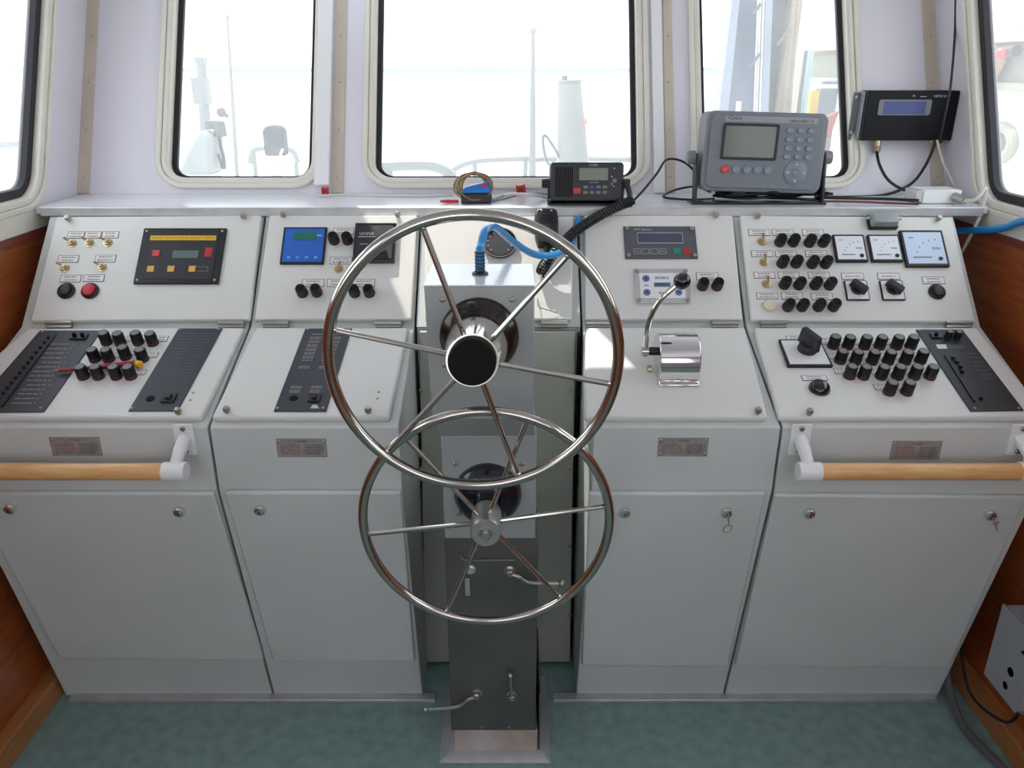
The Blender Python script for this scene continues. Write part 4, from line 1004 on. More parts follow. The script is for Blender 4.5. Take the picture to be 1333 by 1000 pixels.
# VHF radio
Yr = 2.235
def radio():
    pb_ = pY(764, 267, Yr-0.02); cx = pY(764, 238, Yr).x
    th = thing('marine_radio', 'black marine radio on a bracket on the window ledge above the centre panel', 'radio', (cx, Yr+0.04, LZ))
    zc = pY(764, 237, Yr).z; wd = 0.200; hh = 0.104
    Mb = Matrix.Translation(V((cx, Yr, max(zc, LZ+0.062)))) @ Matrix.Rotation(PI/2-R(6), 4, 'X')
    obj('case', MB().prism(rrect(wd, hh, 0.010, 4), -0.10, 0.0), blackp, th, Mb, 0.004, 3)
    f = obj('front_panel', MB().prism(rrect(wd*0.97, hh*0.95, 0.010, 4), 0.0, 0.006), darkgrey2, th, Mb, 0.002)
    mb = MB()
    for k in range(9): mb.box((-0.085+k*0.0055, 0, 0.0065), (0.0024, hh*0.76, 0.002))
    obj('speaker_grille', mb, blackm, f, Mb)
    obj('screen', MB().box((0.017, 0.021, 0.0065), (0.078, 0.032, 0.0015)), mat('olive grey lcd', (112, 116, 104), .25), f, Mb)
    text('ICOM', 0.0085, inkw, f, Mb @ Matrix.Translation((0.016, 0.0445, 0.0066)))
    text('VHF MARINE', 0.0045, inkw, f, Mb @ Matrix.Translation((0.018, -0.001, 0.0066)))
    obj('key', MB().box((-0.027, -0.023, 0.007), (0.020, 0.016, 0.003)), redp, f, Mb, 0.001)['label'] = 'red distress key'
    for i in range(4):
        for j in range(2):
            m = inkb if (i == 1 and j == 0) else capgrey
            obj('key', MB().box((-0.004+i*0.0175, -0.013-j*0.0145, 0.007), (0.0125, 0.0085, 0.003)), m, f, Mb, 0.0008)
    obj('key', MB().lathe([(0.006, 0), (0.006, 0.004), (0, 0.0045)], 12), capgrey, f, Mb @ Matrix.Translation((0.0745, 0.004, 0.006)))
    mb = MB()
    for (x, y) in ((0.067, 0.015), (0.073, 0.036), (0.067, -0.005), (0.073, -0.011)): mb.box((x, y, 0.0065), (0.004, 0.003, 0.001))
    obj('print_marks', mb, inkw, f, Mb)
    br = MB(); zl_ = LZ
    br.box((cx, Yr-0.005+0.03, zl_+0.003), (0.20, 0.06, 0.006))
    for s in (-1, 1): br.box((cx+s*0.1035, Yr+0.035, zl_+0.03), (0.004, 0.03, 0.06)); br.box((cx+s*0.101, Yr+0.03, zl_+0.004), (0.008, 0.05, 0.008))
    pobj('bracket', br, blackp, th)
    for s in (-1, 1):
        mb = MB(); mb.cyl(V((cx+s*0.100, Yr+0.035, zl_+0.055)), V((cx+s*0.122, Yr+0.035, zl_+0.055)), 0.014, 0.012, 14); pobj('bracket_knob', mb, blackp, th)
    mb = MB(); p1 = V((cx+0.105, Yr-0.005, zl_+0.062)); mb.tube(smooth([V((cx+0.095, Yr, zl_+0.062)), p1, V((cx+0.115, Yr-0.015, zl_+0.04)), V((cx+0.118, Yr-0.02, zl_+0.018))], 5), 0.008, 8); pobj('cord_plug', mb, blackp, th)
radio()

# chart plotter / receiver
def plotter():
    Yp = 2.255; c = pY(995, 199, Yp); wd = (1075-917)*depth(c)/F; a = pY(995, 146, Yp); b = pY(995, 252, Yp); hh = (a.z-b.z)*0.985
    th = thing('satellite_receiver', 'large grey keypad receiver with screen on a bracket in front of the right window', 'receiver', (c.x, Yp+0.05, LZ))
    M = Matrix.Translation(c) @ Matrix.Rotation(PI/2-R(4), 4, 'X') @ Matrix.Rotation(R(-1.6), 4, 'Z')
    # tapered front
    body = obj('case', MB().prism(rrect(wd, hh, 0.022, 5), -0.09, 0.0), greycase, th, M, 0.006, 3)
    f = obj('front_panel', MB().prism(rrect(wd*0.93, hh*0.91, 0.018, 5), 0.0, 0.006), mat('grey front panel', (120, 126, 133), .5), th, M, 0.003)
    X = lambda u: (u/1286*180+910-996)*wd/158; Yq = lambda v: -(v/1000*140+135-199)*hh/104
    z = 0.006
    obj('bezel', MB().ring(rrect(0.152, 0.094, 0.006, 3), rrect(0.138, 0.081, 0.003, 3), 0, 0.005), blackp, f, M @ Matrix.Translation((X(462), Yq(360), z)), 0.0015)
    obj('screen', MB().box((0, 0, 0.001), (0.140, 0.083, 0.002)), mat('olive lcd', (96, 102, 92), .12), f, M @ Matrix.Translation((X(462), Yq(360), z)))
    obj('title_strip', MB().prism(rrect(0.252, 0.015, 0.004, 3), 0, 0.001), mat('pale title strip', (150, 155, 160), .5), f, M @ Matrix.Translation((X(640), Yq(155), z)))
    text('Cners', 0.0150, inkd, f, M @ Matrix.Translation((X(305), Yq(148), z+0.0014)))
    text('GNSS', 0.008, ink, f, M @ Matrix.Translation((X(590), Yq(158), z+0.0014)))
    text('NERA-ASBT-10', 0.0100, inkd, f, M @ Matrix.Translation((X(915), Yq(162), z+0.0014)))
    for x in (445, 705): obj('print_line', MB().box((0, 0, 0), (0.034, 0.0008, 0.0003)), ink, f, M @ Matrix.Translation((X(x), Yq(155), z+0.0014)))
    km = MB().prism(rrect(0.0215, 0.0150, 0.007, 4), 0, 0.004, 0.9).mesh('key'); km.materials.append(greybtn)
    txt = (('1', '2', '3'), ('4', '5', '6'), ('7', '8', '9'), ('ESC', '0', '+/-'))
    for i in range(3):
        for j in range(4):
            Mk = M @ Matrix.Translation((X((822, 922, 1018)[i]), Yq((245, 328, 408, 486)[j]), z)); obj('key', km, None, f, Mk)
            text(txt[j][i], 0.0085 if j < 3 or i == 1 else 0.006, inkw, f, Mk @ Matrix.Translation((-0.002, 0, 0.0043)))
    for k, x in enumerate((258, 362, 463, 562, 660)):
        Mk = M @ Matrix.Translation((X(x), Yq(618), z)); mb = MB().lathe([(0.0115, 0), (0.0115, 0.003), (0.010, 0.0042), (0, 0.0045)], 20)
        o = obj('key', mb, redp2 if k == 0 else greybtn, f, Mk)
        if k == 0: o['label'] = 'red power key'
        text(('PWR', 'DIM', 'MENU', 'NAV', 'MARK')[k], 0.0052, inkw, f, Mk @ Matrix.Translation((0, 0, 0.0048)) @ Matrix.Rotation(R(20), 4, 'Z'))
    Mk = M @ Matrix.Translation((X(917), Yq(630), z)); obj('cursor_pad', MB().lathe([(0.031, 0), (0.031, 0.003), (0.028, 0.0042), (0, 0.0042)], 28), greybtn, f, Mk)
    obj('key', MB().lathe([(0.012, 0.0042), (0.011, 0.006), (0, 0.006)], 20), greycase, f, Mk); text('ENT', 0.006, inkw, f, Mk @ Matrix.Translation((0, 0, 0.0065)))
    for k in range(4):
        mb = MB(); mb.T = Matrix.Rotation(PI/2*k, 4, 'Z') @ Matrix.Translation((0.0215, 0, 0)); mb.lathe([(0.0048, 0.004), (0.0048, 0.0052)], 3); obj('arrow_mark', mb, inkw, f, Mk)
    # bracket
    br = MB(); xl_ = c.x-wd/2-0.012; xr_ = c.x+wd/2+0.010; zk = pY(910, 205, Yp+0.04).z
    br.box(((xl_+xr_)/2, Yp+0.025, LZ+0.003), (xr_-xl_+0.02, 0.07, 0.006))
    for (x, s) in ((xl_, -1), (xr_, 1)):
        br.hexa([V((x-0.003, Yp-0.01, LZ)), V((x+0.003, Yp-0.01, LZ)), V((x+0.003, Yp+0.02, zk+0.012)), V((x-0.003, Yp+0.02, zk+0.012))], V((0, 0.04, 0)))
    pobj('bracket', br, blackp, th, bev=0.001)
    for (x, s) in ((xl_, -1), (xr_, 1)):
        mb = MB(); mb.cyl(V((x+s*0.002, Yp+0.04, zk)), V((x+s*0.024, Yp+0.04, zk)), 0.020, 0.018, 10); pobj('bracket_knob', mb, greycase, th, bev=0.002)
    return th
plotter()
# heap of black cable under the receiver
mbs = []
rnd = random.Random(5)
for k in range(7):
    pts = [V((0.58 + j*0.052 + rnd.uniform(-.01, .01), 2.30 + rnd.uniform(-.025, .025) - 0.03*math.sin(j/6*PI), LZ+0.012+0.005*k*(0.5+0.5*math.sin(j/6*PI))+rnd.uniform(0, .006))) for j in range(7)]
    m_ = MB(); m_.tube(smooth(pts, 5), 0.0045, 6); mbs.append(m_)
tag(pobj('cable_bundle', join(mbs), blackp), 'loose bundle of black cables lying under the grey receiver', 'cables')
lt = LZ+0.006
cable('cable', 'thin black cable arching from the radio cord up to the grey receiver', 'cable', [pY(823, 263, 2.21), pY(838, 247, 2.24), pY(855, 226, 2.28), pY(868, 208, 2.33), pY(888, 210, 2.36), pY(905, 224, 2.37), pY(915, 245, 2.36)], 0.0034, blackp)
cable('cable', 'black cable looping on the ledge left of the grey receiver', 'cable', [pZ(930, 259, lt), pZ(900, 260, lt), pZ(870, 258, lt), pZ(864, 254.5, lt+.004), pZ(880, 247, lt+0.012), pZ(905, 243, lt+.02), pZ(925, 250, lt+.01)], 0.0034, blackp)
cable('cable', 'black cable running from under the receiver along the ledge to the grey junction box', 'cable', [pZ(1060, 257, lt), pZ(1100, 258, lt), pZ(1150, 259, lt), pZ(1196, 261, lt+.006)], 0.0042, blackp)
cable('cable', 'brown and pale cable beside the black one running to the grey junction box', 'cable', [pZ(1070, 262, lt), pZ(1110, 262.5, lt), pZ(1160, 264.5, lt), pZ(1196, 266, lt+.004)], 0.003, mat('brown cable', (110, 60, 48), .5))

# blue black clamp tool with wire coil, red probe
bx = pZ(620, 264, LZ)
ct = thing('test_meter', 'blue and black hand meter with tan wire wound round it, left of the radio', 'meter', bx)
cM = Matrix.Translation(bx) @ Matrix.Rotation(R(4), 4, 'Z')
mb = MB(); mb.prism(rrect(0.086, 0.05, 0.006, 3), 0.002, 0.030); obj('lower_body', mb, blackp, ct, cM, 0.004, 3)
mb = MB(); mb.add([(-.044, -.024, .030), (.044, -.024, .030), (.044, .026, .030), (-.044, .026, .030), (-.030, -.012, .044), (.036, -.012, .060), (.036, .02, .060), (-.030, .02, .044)], [(3, 2, 1, 0), (4, 5, 6, 7), (0, 1, 5, 4), (1, 2, 6, 5), (2, 3, 7, 6), (3, 0, 4, 7)])
obj('upper_body', mb, mat('bright blue plastic', (30, 120, 200), .35), ct, cM, 0.005, 3)
obj('button', MB().box((0.024, -0.012, 0.050), (0.018, 0.012, 0.010)), redp, ct, cM, 0.002)
mbs = []
for k in range(13):
    a = rnd.uniform(-.25, .25); b = rnd.uniform(.034, .054); m_ = MB(); m_.T = cM @ Matrix.Translation((-0.004+rnd.uniform(-.008, .008), 0.004+rnd.uniform(-.015, .015), 0.042+rnd.uniform(-.002, .004))) @ Matrix.Rotation(a*2.6, 4, 'Z') @ Matrix.Rotation(PI/2+rnd.uniform(-.65, .65), 4, 'X')
    m_.tube([(b*1.05*math.cos(t*2*PI/28), 0.037*math.sin(t*2*PI/28)+0.002, rnd.uniform(-.001, .001)) for t in range(28)], 0.0017, 5, True); mbs.append(m_)
pobj('wire_coil', join(mbs), tan, ct)
pr0 = pZ(573, 262, LZ+0.006); pr1 = pZ(597, 262, LZ+0.006)
tag(pobj('test_probe', MB().tube([pr0, pr0.lerp(pr1, .3), pr0.lerp(pr1, .35), pr1], [0.003, 0.0045, .0055, 0.0045], 10), redp), 'red test probe lying on the ledge left of the blue meter', 'probe')
cable('cable', 'pale cable bundle on the ledge between the blue meter and the radio', 'cable', [pZ(640, 259, lt), pZ(655, 254, lt), pZ(672, 253, lt+0.012), pZ(695, 254, lt+0.012), pZ(712, 257, lt)], 0.005, cabw)
cable('cable', 'grey wire curving behind the red connector beside the radio', 'cable', [pZ(642, 262, lt-.002), pZ(660, 258, lt), pZ(672, 255, lt+0.008), pZ(700, 252, lt+0.01), pZ(716, 253.5, lt+.004)], 0.003, mat('grey wire', (130, 132, 130), .5))
cable('cable', 'thin white cable lying along the back of the ledge left of the blue meter', 'cable', [pZ(414, 256, lt-.002), pZ(440, 253.5, lt), pZ(480, 254.5, lt-.002), pZ(530, 255.5, lt-.002), pZ(590, 254, lt-.002)], 0.003, cabw)
q = pZ(678, 253.5, LZ+0.004)
def connector(q, label, s=1.0, rot=-8):
    th = thing('wire_connector', label, 'connector', q)
    M = Matrix.Translation(q+V((0, -0.004, 0.016*s))) @ Matrix.Rotation(R(rot), 4, 'Y')
    mb = MB(); mb.box((0, 0, 0), (0.026*s, 0.014, 0.024*s)); mb.box((-0.011*s, 0, 0.0), (0.006*s, 0.017, 0.028*s)); mb.box((0.011*s, 0, 0), (0.006*s, 0.017, 0.029*s)); obj('shell', mb, redp, th, M, 0.002)
    obj('pins', MB().box((0, -0.0075, 0), (0.012*s, 0.002, 0.010*s)), mat('dark red', (120, 15, 18), .4), th, M)
connector(q, 'red wire connector on the pale cables between blue meter and radio')
connector(pZ(424, 253, LZ), 'small red connector at the foot of the white trunking between the left windows', 0.7, 0)

# black control box on the front wall
def wallbox():
    Yb_ = 2.49; tl = pY(1131, 118, Yb_); br_ = pY(1238, 183, Yb_); c = (tl+br_)/2; wd = br_.x-tl.x; hh = tl.z-br_.z
    th = thing('wall_display_box', 'black display box with a blue screen mounted on the wall beside the right corner', 'display box', (c.x, WALL.w(0, (c.z-LZ)*1.12).y, c.z-hh/2))
    M = Matrix.Translation(c) @ Matrix.Rotation(PI/2, 4, 'X')
    obj('case', MB().prism(rrect(wd, hh, 0.003, 2), -0.05, 0), mat('black enamel', (14, 14, 20), .6, spec=.25), th, M, 0.002)
    X = lambda u: (u/1167*140+1110-1184.5)/107*wd; Yq = lambda v: -(v/1000*120+100-150.5)/65*hh
    obj('window_film', MB().prism(rrect(0.155, 0.044, 0.006, 3), 0, 0.0015), mat('clear film grey', (96, 98, 106), .3), th, M @ Matrix.Translation((X(550), Yq(330), 0)))
    obj('screen', MB().box((0, 0, 0.002), (0.122, 0.036, 0.001)), lcdb, th, M @ Matrix.Translation((X(550), Yq(335), 0)))
    text('METEO 20', 0.0085, inkw, th, M @ Matrix.Translation((X(880), Yq(210), 0.0004)))
    text('M', 0.0085, inkw, th, M @ Matrix.Translation((X(622), Yq(208), 0.0004)))
    dashes(th, M @ Matrix.Translation((X(715), Yq(213), 0.0004)), 0.018, 0.003, 1, inkw)
    mb = MB(); mb.box((-wd/2-0.002, 0, -0.04), (0.003, hh*0.96, 0.05)); mb.box((-wd/2-0.012, -hh*0.03, -0.050), (0.022, hh*0.98, 0.003)); mb.box((0, -hh*0.3, -0.065), (wd*0.8, 0.02, 0.03)); obj('side_bracket', mb, greycase, th, M, 0.001)
    for s in (-1, 1): obj('screw', SCREWB, None, th, M @ Matrix.Translation((-wd/2-0.013, s*hh*0.36, -0.0485)))
    gx = V((pY(1142, 190, Yb_+0.02).x, Yb_+0.02, c.z-hh/2))
    mb = MB(); mb.cyl(gx+V((0, 0, 0.002)), gx+V((0, 0, -0.016)), 0.009, seg=12); mb.cyl(gx+V((0, 0, -0.018)), gx+V((0, 0, -0.036)), 0.0115, 0.010, seg=12); pobj('cable_gland', mb, brass, th)
    for dx in (0.16, 0.185): 
        mb = MB(); g2 = gx+V((dx, 0, 0)); mb.cyl(g2+V((0, 0, 0.002)), g2+V((0, 0, -0.008)), 0.005, seg=8); pobj('socket', mb, brass, th)
    return gx, c, wd, hh
gx, cb_, wbw, wbh = wallbox()
g0 = gx+V((0, 0, -0.03))
cable('cable', 'black cable curving down from the wall display box to the ledge', 'cable', [g0, pY(1145, 215, 2.45), pY(1158, 236, 2.44), pY(1182, 249, 2.43), pY(1215, 254, 2.42), pY(1240, 256, 2.40), pY(1258, 262, 2.36)], 0.0045, blackp)
ge = V((pY(1218, 190, 2.47).x, 2.47, cb_.z-wbh/2+0.004))
cable('cable', 'black cable crossing from the wall display box down left to the ledge', 'cable', [ge, pY(1205, 215, 2.46), pY(1185, 240, 2.44), pY(1150, 254, 2.42), pY(1100, 256.5, 2.40), pY(1062, 256, 2.39)], 0.0045, blackp)
cable('cable', 'thin black cable running down the right corner from above', 'cable', [V((1.285, 2.74, CEIL-0.01)), pY(1244, 0, 2.62), pY(1242, 60, 2.55), pY(1237, 115, 2.425), pY(1233, 135, 2.415), pY(1224, 180, 2.425), ge+V((0, -0.03, -0.004))], 0.0035, blackp)
cable('cable', 'thin white cable descending from the wall display box to the junction box', 'cable', [ge+V((-0.005, -.01, 0)), pY(1228, 212, 2.45), pY(1238, 232, 2.43), pY(1247, 250, 2.40), pY(1249, 258, 2.37)], 0.0034, cabw)

# grey junction box on the ledge at right, with gland and cable loop
jb0 = pZ(1225, 274, LZ); jY = 2.26
ja = pY(1202, 255, jY); jb_ = pY(1248, 273, jY)
th = thing('junction_box', 'pale grey junction box on the right end of the window ledge', 'junction box', ((ja.x+jb_.x)/2, jY+0.04, LZ))
mb = MB(); zc = LZ+0.0195; mb.box(((ja.x+jb_.x)/2, jY+0.04, zc), (jb_.x-ja.x, 0.08, 0.037)); pobj('box', mb, whitep, th, bev=0.003)
mb = MB(); mb.box((ja.x-0.008, jY+0.04, zc), (0.02, 0.07, 0.032)); pobj('end_clamp', mb, alu, th, bev=0.002)
gj = V((jb_.x-0.02, jY-0.003, zc)); mb = MB(); mb.cyl(gj, gj+V((0.01, -0.035, -0.006)), 0.013, 0.011, 10); pobj('gland', mb, steel, th)
cable('cable', 'white cable bent in a loop beside the junction box in the right corner', 'cable', [gj+V((.008, -.03, -.005)), gj+V((0.03, -0.05, 0.0)), gj+V((0.055, -0.045, 0.03)), gj+V((0.06, -0.04, 0.01)), gj+V((0.055, -0.05, -0.03)), gj+V((0.045, -0.05, -0.075)), gj+V((0.05, 0.0, -0.16))], 0.0048, cabw)

# grey control box on the right wall near the floor
th = thing('control_box', 'grey steel control box on the right wall close to the floor', 'control box', (1.25, 1.56, 0.22))
bxm = mat('grey box enamel', (150, 152, 156), .4)
mb = MB(); mb.box((1.255, 1.555, 0.326), (0.10, 0.13, 0.212)); pobj('case', mb, bxm, th, bev=0.003)
mb = MB(); mb.box((1.2025, 1.555, 0.326), (0.005, 0.134, 0.216)); pobj('cover', mb, bxm, th, bev=0.002)
SF = Matrix(((0, 0, -1, 1.20), (1, 0, 0, 0), (0, 1, 0, 0), (0, 0, 0, 1)))
for (y, z, r) in ((1.535, 0.30, 0.012), (1.540, 0.255, 0.010), (1.515, 0.375, 0.005)):
    obj('knob', MB().lathe([(r, 0), (r*0.9, 0.016), (0, 0.017)], 14), blackp, th, SF @ Matrix.Translation((y, z, 0)))
mb = MB(); mb.cyl((1.25, 1.53, 0.222), (1.25, 1.53, 0.185), 0.014, seg=12); pobj('gland', mb, steel, th)
cable('cable', 'black cable drooping from the lower right control box to the floor', 'cable', [V((1.25, 1.53, 0.19)), V((1.245, 1.56, 0.12)), V((1.235, 1.66, 0.085)), V((1.232, 1.73, 0.11)), V((1.24, 1.80, 0.2))], 0.004, blackp)
cable('conduit', 'grey ribbed conduit curving along the floor corner below the right control box', 'conduit', [V((1.25, 1.45, 0.02)), V((1.22, 1.56, 0.018)), V((1.205, 1.66, 0.02)), V((1.215, 1.76, 0.06)), V((1.235, 1.85, 0.14))], 0.010, mat('grey conduit', (90, 90, 92), .5))

# ==================================================================  OUTSIDE, BEYOND THE WINDOWS
sea = mat('sunlit hazy water', (150, 156, 160), 0.4)
o = tag(pobj('sea', MB().box((0, 900, -3.1), (2600, 1790, 0.1)), sea), 'bright calm water stretching to the horizon', 'sea', kind='structure')
mb = MB(); rnd = random.Random(2)
pts = [(-1500 + i*50, 1 + 4*abs(math.sin(i*0.37)+0.5*math.sin(i*1.1))) for i in range(61)]
for i in range(60):
    a, b = pts[i], pts[i+1]; mb.add([(a[0], 1700, -3), (b[0], 1700, -3), (b[0], 1700, b[1]+2), (a[0], 1700, a[1]+2), (a[0], 1760, -3), (b[0], 1760, -3), (b[0], 1760, b[1]+2), (a[0], 1760, a[1]+2)],
        [(0, 1, 2, 3), (5, 4, 7, 6), (3, 2, 6, 7), (0, 4, 5, 1)])
tag(pobj('shoreline', mb, mat('hazy blue shore', (168, 176, 186), .9)), kind='structure')
mb = MB(); mb.box((0, 6.2, 0.55), (7.0, 5.6, 0.1)); tag(pobj('foredeck', mb, white_out), 'white painted foredeck beyond the front windows', 'deck', kind='structure')
def rail(label, pts, posts, Y, r=0.022, zb=0.6, group='white deck railings'):
    th = thing('deck_railing', label, 'railing', (pts[0][0], Y, zb), group)
    mb = MB(); mb.tube(smooth(pts, 6), r, 8); pobj('top_rail', mb, rail_out, th)
    for x in posts:
        zt_ = min(pts, key=lambda p: abs(p[0]-x))[2]; mb = MB(); mb.cyl((x, Y, zb), (x, Y, zt_), r*0.8, seg=8); pobj('post', mb, rail_out, th)
def PP(px, py, Y): p = pY(px, py, Y); return (p.x, p.y, p.z)
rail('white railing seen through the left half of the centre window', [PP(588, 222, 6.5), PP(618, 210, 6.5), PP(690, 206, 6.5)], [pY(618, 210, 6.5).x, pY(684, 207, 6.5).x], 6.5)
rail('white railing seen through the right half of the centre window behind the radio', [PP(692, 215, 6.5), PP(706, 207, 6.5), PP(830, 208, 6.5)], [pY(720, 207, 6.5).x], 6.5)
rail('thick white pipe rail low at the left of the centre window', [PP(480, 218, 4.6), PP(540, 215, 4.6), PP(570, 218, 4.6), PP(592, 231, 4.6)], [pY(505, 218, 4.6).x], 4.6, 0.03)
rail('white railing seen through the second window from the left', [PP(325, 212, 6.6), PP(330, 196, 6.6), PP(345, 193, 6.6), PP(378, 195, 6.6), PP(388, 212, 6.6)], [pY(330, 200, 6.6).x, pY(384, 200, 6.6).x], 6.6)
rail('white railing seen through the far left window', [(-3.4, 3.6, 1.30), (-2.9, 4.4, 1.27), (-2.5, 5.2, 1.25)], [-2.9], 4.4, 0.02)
def pole(label, px0, px1, Y, r, m=rail_out, zb=0.6):
    a = pY(px0[0], px0[1], Y); b = pY(px1[0], px1[1], Y)
    mb = MB(); mb.tube([V((b.x, Y, zb)), b, b.lerp(a, .5), a], [r*1.5, r*1.2, r, r*0.6], 10); mb.sphere(a, r*1.2, 8); tag(pobj('flagpole', mb, m), label, 'pole')
pole('slim white pole standing on the foredeck in the centre window', (694, 40), (693, 222), 6.4, 0.022)
pole('thin pale pole leaning in the second window from the left', (296, 22), (308, 220), 6.0, 0.012, mat('darkened pale pole', (125, 125, 125), .5))  # pale pole coloured darker so the bright sky does not swallow it
# white deck column with lamp and orange fitting
th = thing('deck_column', 'stout white column with a small lamp on top beyond the centre window', 'column', (pY(743, 215, 5.5).x, 5.5, 0.6))
a = pY(741, 106, 5.5); b = pY(746, 220, 5.5)
mb = MB(); mb.cyl((b.x, 5.5, 0.6), (b.x, 5.5, b.z), 0.115, seg=20); mb.cyl((b.x, 5.5, b.z), (a.x, 5.5, a.z), 0.11, 0.075, 20); mb.cyl((a.x, 5.5, a.z), (a.x, 5.5, a.z+0.01), 0.09, seg=20); pobj('shaft', mb, mat('darkened white column paint', (132, 132, 128), .5), th)  # white shaft given a darker colour to keep it from clipping
mb = MB(); mb.cyl((a.x-.03, 5.5, a.z), (a.x-.03, 5.5, a.z+0.035), 0.022, 0.016, 10); pobj('lamp', mb, greyout, th)
mb = MB(); q = pY(757, 168, 5.5); mb.box((q.x, 5.48, q.z-0.02), (0.04, 0.05, 0.09)); mb.sphere((q.x+.01, 5.46, q.z+.05), 0.022, 10); pobj('orange_fitting', mb, mat('faded orange', (205, 120, 95), .5), th)
mb = MB(); mb.tube(smooth([PP(728, 205, 5.45), PP(720, 190, 5.45), PP(709, 176, 5.45), PP(707, 188, 5.45), PP(713, 212, 5.45), PP(726, 214, 5.45)], 6), 0.009, 6); tag(pobj('rope_loop', mb, greyout), 'grey rope loop hanging at the side of the white deck column', 'rope')
# black covered lamp in the second window
Yd = 5.0; a = pY(340, 163, Yd); b = pY(373, 214, Yd); cx = (a.x+b.x)/2
th = thing('searchlight', 'dark hooded searchlight on a pale stand seen through the second window from the left', 'searchlight', (cx, Yd, b.z))
wd = b.x-a.x; hh = a.z-b.z; pts = [(-wd/2, -hh*0.28), (wd/2*0.95, -hh*0.28), (wd/2*0.97, hh*0.34), (wd*0.36, hh*0.46), (0, hh*0.5), (-wd*0.36, hh*0.46), (-wd/2, hh*0.34)]
Mx = Matrix.Translation(V((cx, Yd, (a.z+b.z)/2))) @ Matrix.Rotation(PI/2, 4, 'X')
obj('hood', MB().prism(pts, -0.1, 0), mat('charcoal canvas', (24, 24, 28), .8, var=.4, vscale=14, rgb2=(70, 70, 76)), th, Mx, 0.012, 3)
obj('stand', MB().prism([(-wd*0.42, -hh*0.5), (wd*0.42, -hh*0.5), (wd*0.42, -hh*0.28), (-wd*0.42, -hh*0.28)], -0.08, -0.01), beige, th, Mx)
mb = MB(); mb.box((cx, Yd, (b.z+0.6)/2), (0.05, 0.05, b.z-0.6)); pobj('pillar', mb, white_out, th)
mb = MB(); mb.tube([(wd*0.42, -hh*0.1, 0.01), (wd*0.30, -hh*0.22, 0.012), (wd*.30, -hh*0.5, .01)], 0.008, 6); obj('handle', mb, whitep, th, Mx)
# windlass under a white cover
Yw = 5.2
th = thing('anchor_windlass', 'white covered deck winch with a black hose beyond the second window from the left', 'winch', (pY(270, 215, Yw).x, Yw, 0.6))
f = lambda px, py: pY(px, py, Yw)
mbx = MB(); mbx.box(((f(240, 225).x+f(283, 225).x)/2, Yw, (f(250, 225).z+0.6)/2), (0.2, 0.2, f(250, 225).z-0.6)); pobj('base', mbx, white_out, th)
mb = MB(); q = [f(240, 225), f(262, 225), f(283, 225), f(281, 175), f(268, 168), f(255, 190)]
n = len(q); mb.add([V((p.x, Yw-0.12, p.z)) for p in q]+[V((p.x, Yw+0.15, p.z)) for p in q], [tuple(range(n)), tuple(reversed(range(n, 2*n)))]+[(i, (i+1) % n, n+(i+1) % n, n+i) for i in range(n)]); pobj('cover', mb, mat('grey canvas', (140, 142, 142), .7), th, bev=0.02)
a = f(285, 158); mb = MB(); mb.cyl(a+V((0, 0, -0.09)), a+V((0, 0, 0.0)), 0.04, 0.035, 12); mb.box(a+V((-0.04, 0, -0.02)), (0.08, 0.06, 0.05)); pobj('gearbox', mb, mat('grey green casting', (62, 72, 64), .5), th, bev=0.006)
mb = MB(); mb.sphere(f(288, 146), 0.030, 12); mb.cyl(f(288, 146), f(297, 152), 0.012, seg=8); pobj('hand_wheel', mb, mat('faded maroon', (84, 50, 52), .5), th)
mb = MB(); mb.tube(smooth([f(284, 168), f(287, 190), f(291, 205), f(292, 220)], 5), 0.012, 7); mb.tube(smooth([f(284, 200), f(287, 210), f(290, 220)], 5), 0.010, 7); pobj('hose', mb, blackp, th)
mb = MB(); q = [f(250, 221), f(257, 221), f(260, 204), f(256, 204)]; mb.hexa(q, V((0, 0.03, 0))); pobj('red_flag', mb, mat('faded red', (200, 110, 110), .6), th)
mb = MB(); mb.cyl((f(240, 200).x, Yw+0.3, 0.6), (f(238, 78).x, Yw+0.3, f(238, 78).z), 0.05, 0.03, 12); mb.box(f(239, 120)+V((0, .3, 0)), (0.1, 0.06, 0.16)); mb.box(f(238, 78)+V((0, .3, 0)), (0.06, 0.06, 0.04))
tag(pobj('deck_mast', mb, rail_out), 'white deck mast at the left edge of the second window', 'mast')

# gantry beyond the right front window
Yg = 4.2
th = thing('lifting_gantry', 'tall weathered blue grey gantry with pipes beyond the window behind the receiver', 'gantry', (pY(985, 150, Yg).x, Yg, 0.6))
def slab(name, px, Y, m, dep=0.12, par=th):
    q = [pY(p[0], p[1], Y) for p in px]
    # run straight down to the deck and up past the window head
    lo = [q[3]+(q[3]-q[0])*((0.6-q[3].z)/(q[3].z-q[0].z)) if q[3].z > 0.6 else q[3], q[2]+(q[2]-q[1])*((0.6-q[2].z)/(q[2].z-q[1].z)) if q[2].z > 0.6 else q[2]]
    hi = [q[0]+(q[0]-q[3])*((3.6-q[0].z)/(q[0].z-q[3].z)), q[1]+(q[1]-q[2])*((3.6-q[1].z)/(q[1].z-q[2].z))]
    mb = MB(); mb.hexa([lo[0], lo[1], hi[1], hi[0]], V((0, dep, 0))); return pobj(name, mb, m, par)
slab('flange', [(953, 0), (963, 0), (948, 145), (936, 145)], Yg, mat('pale blue grey', (138, 146, 162), .6))
slab('web', [(963, 0), (987, 0), (980, 145), (947, 145)], Yg+0.05, greyblue)
slab('flange', [(997, 0), (1006, 0), (1000, 145), (991, 145)], Yg-0.02, mat('pale blue grey', (138, 146, 162), .6))
slab('web', [(1006, 0), (1031, 0), (1018, 145), (1001, 145)], Yg+0.12, greyout)
slab('flange', [(1031, 0), (1045, 0), (1027, 145), (1014, 145)], Yg+0.02, rustm)
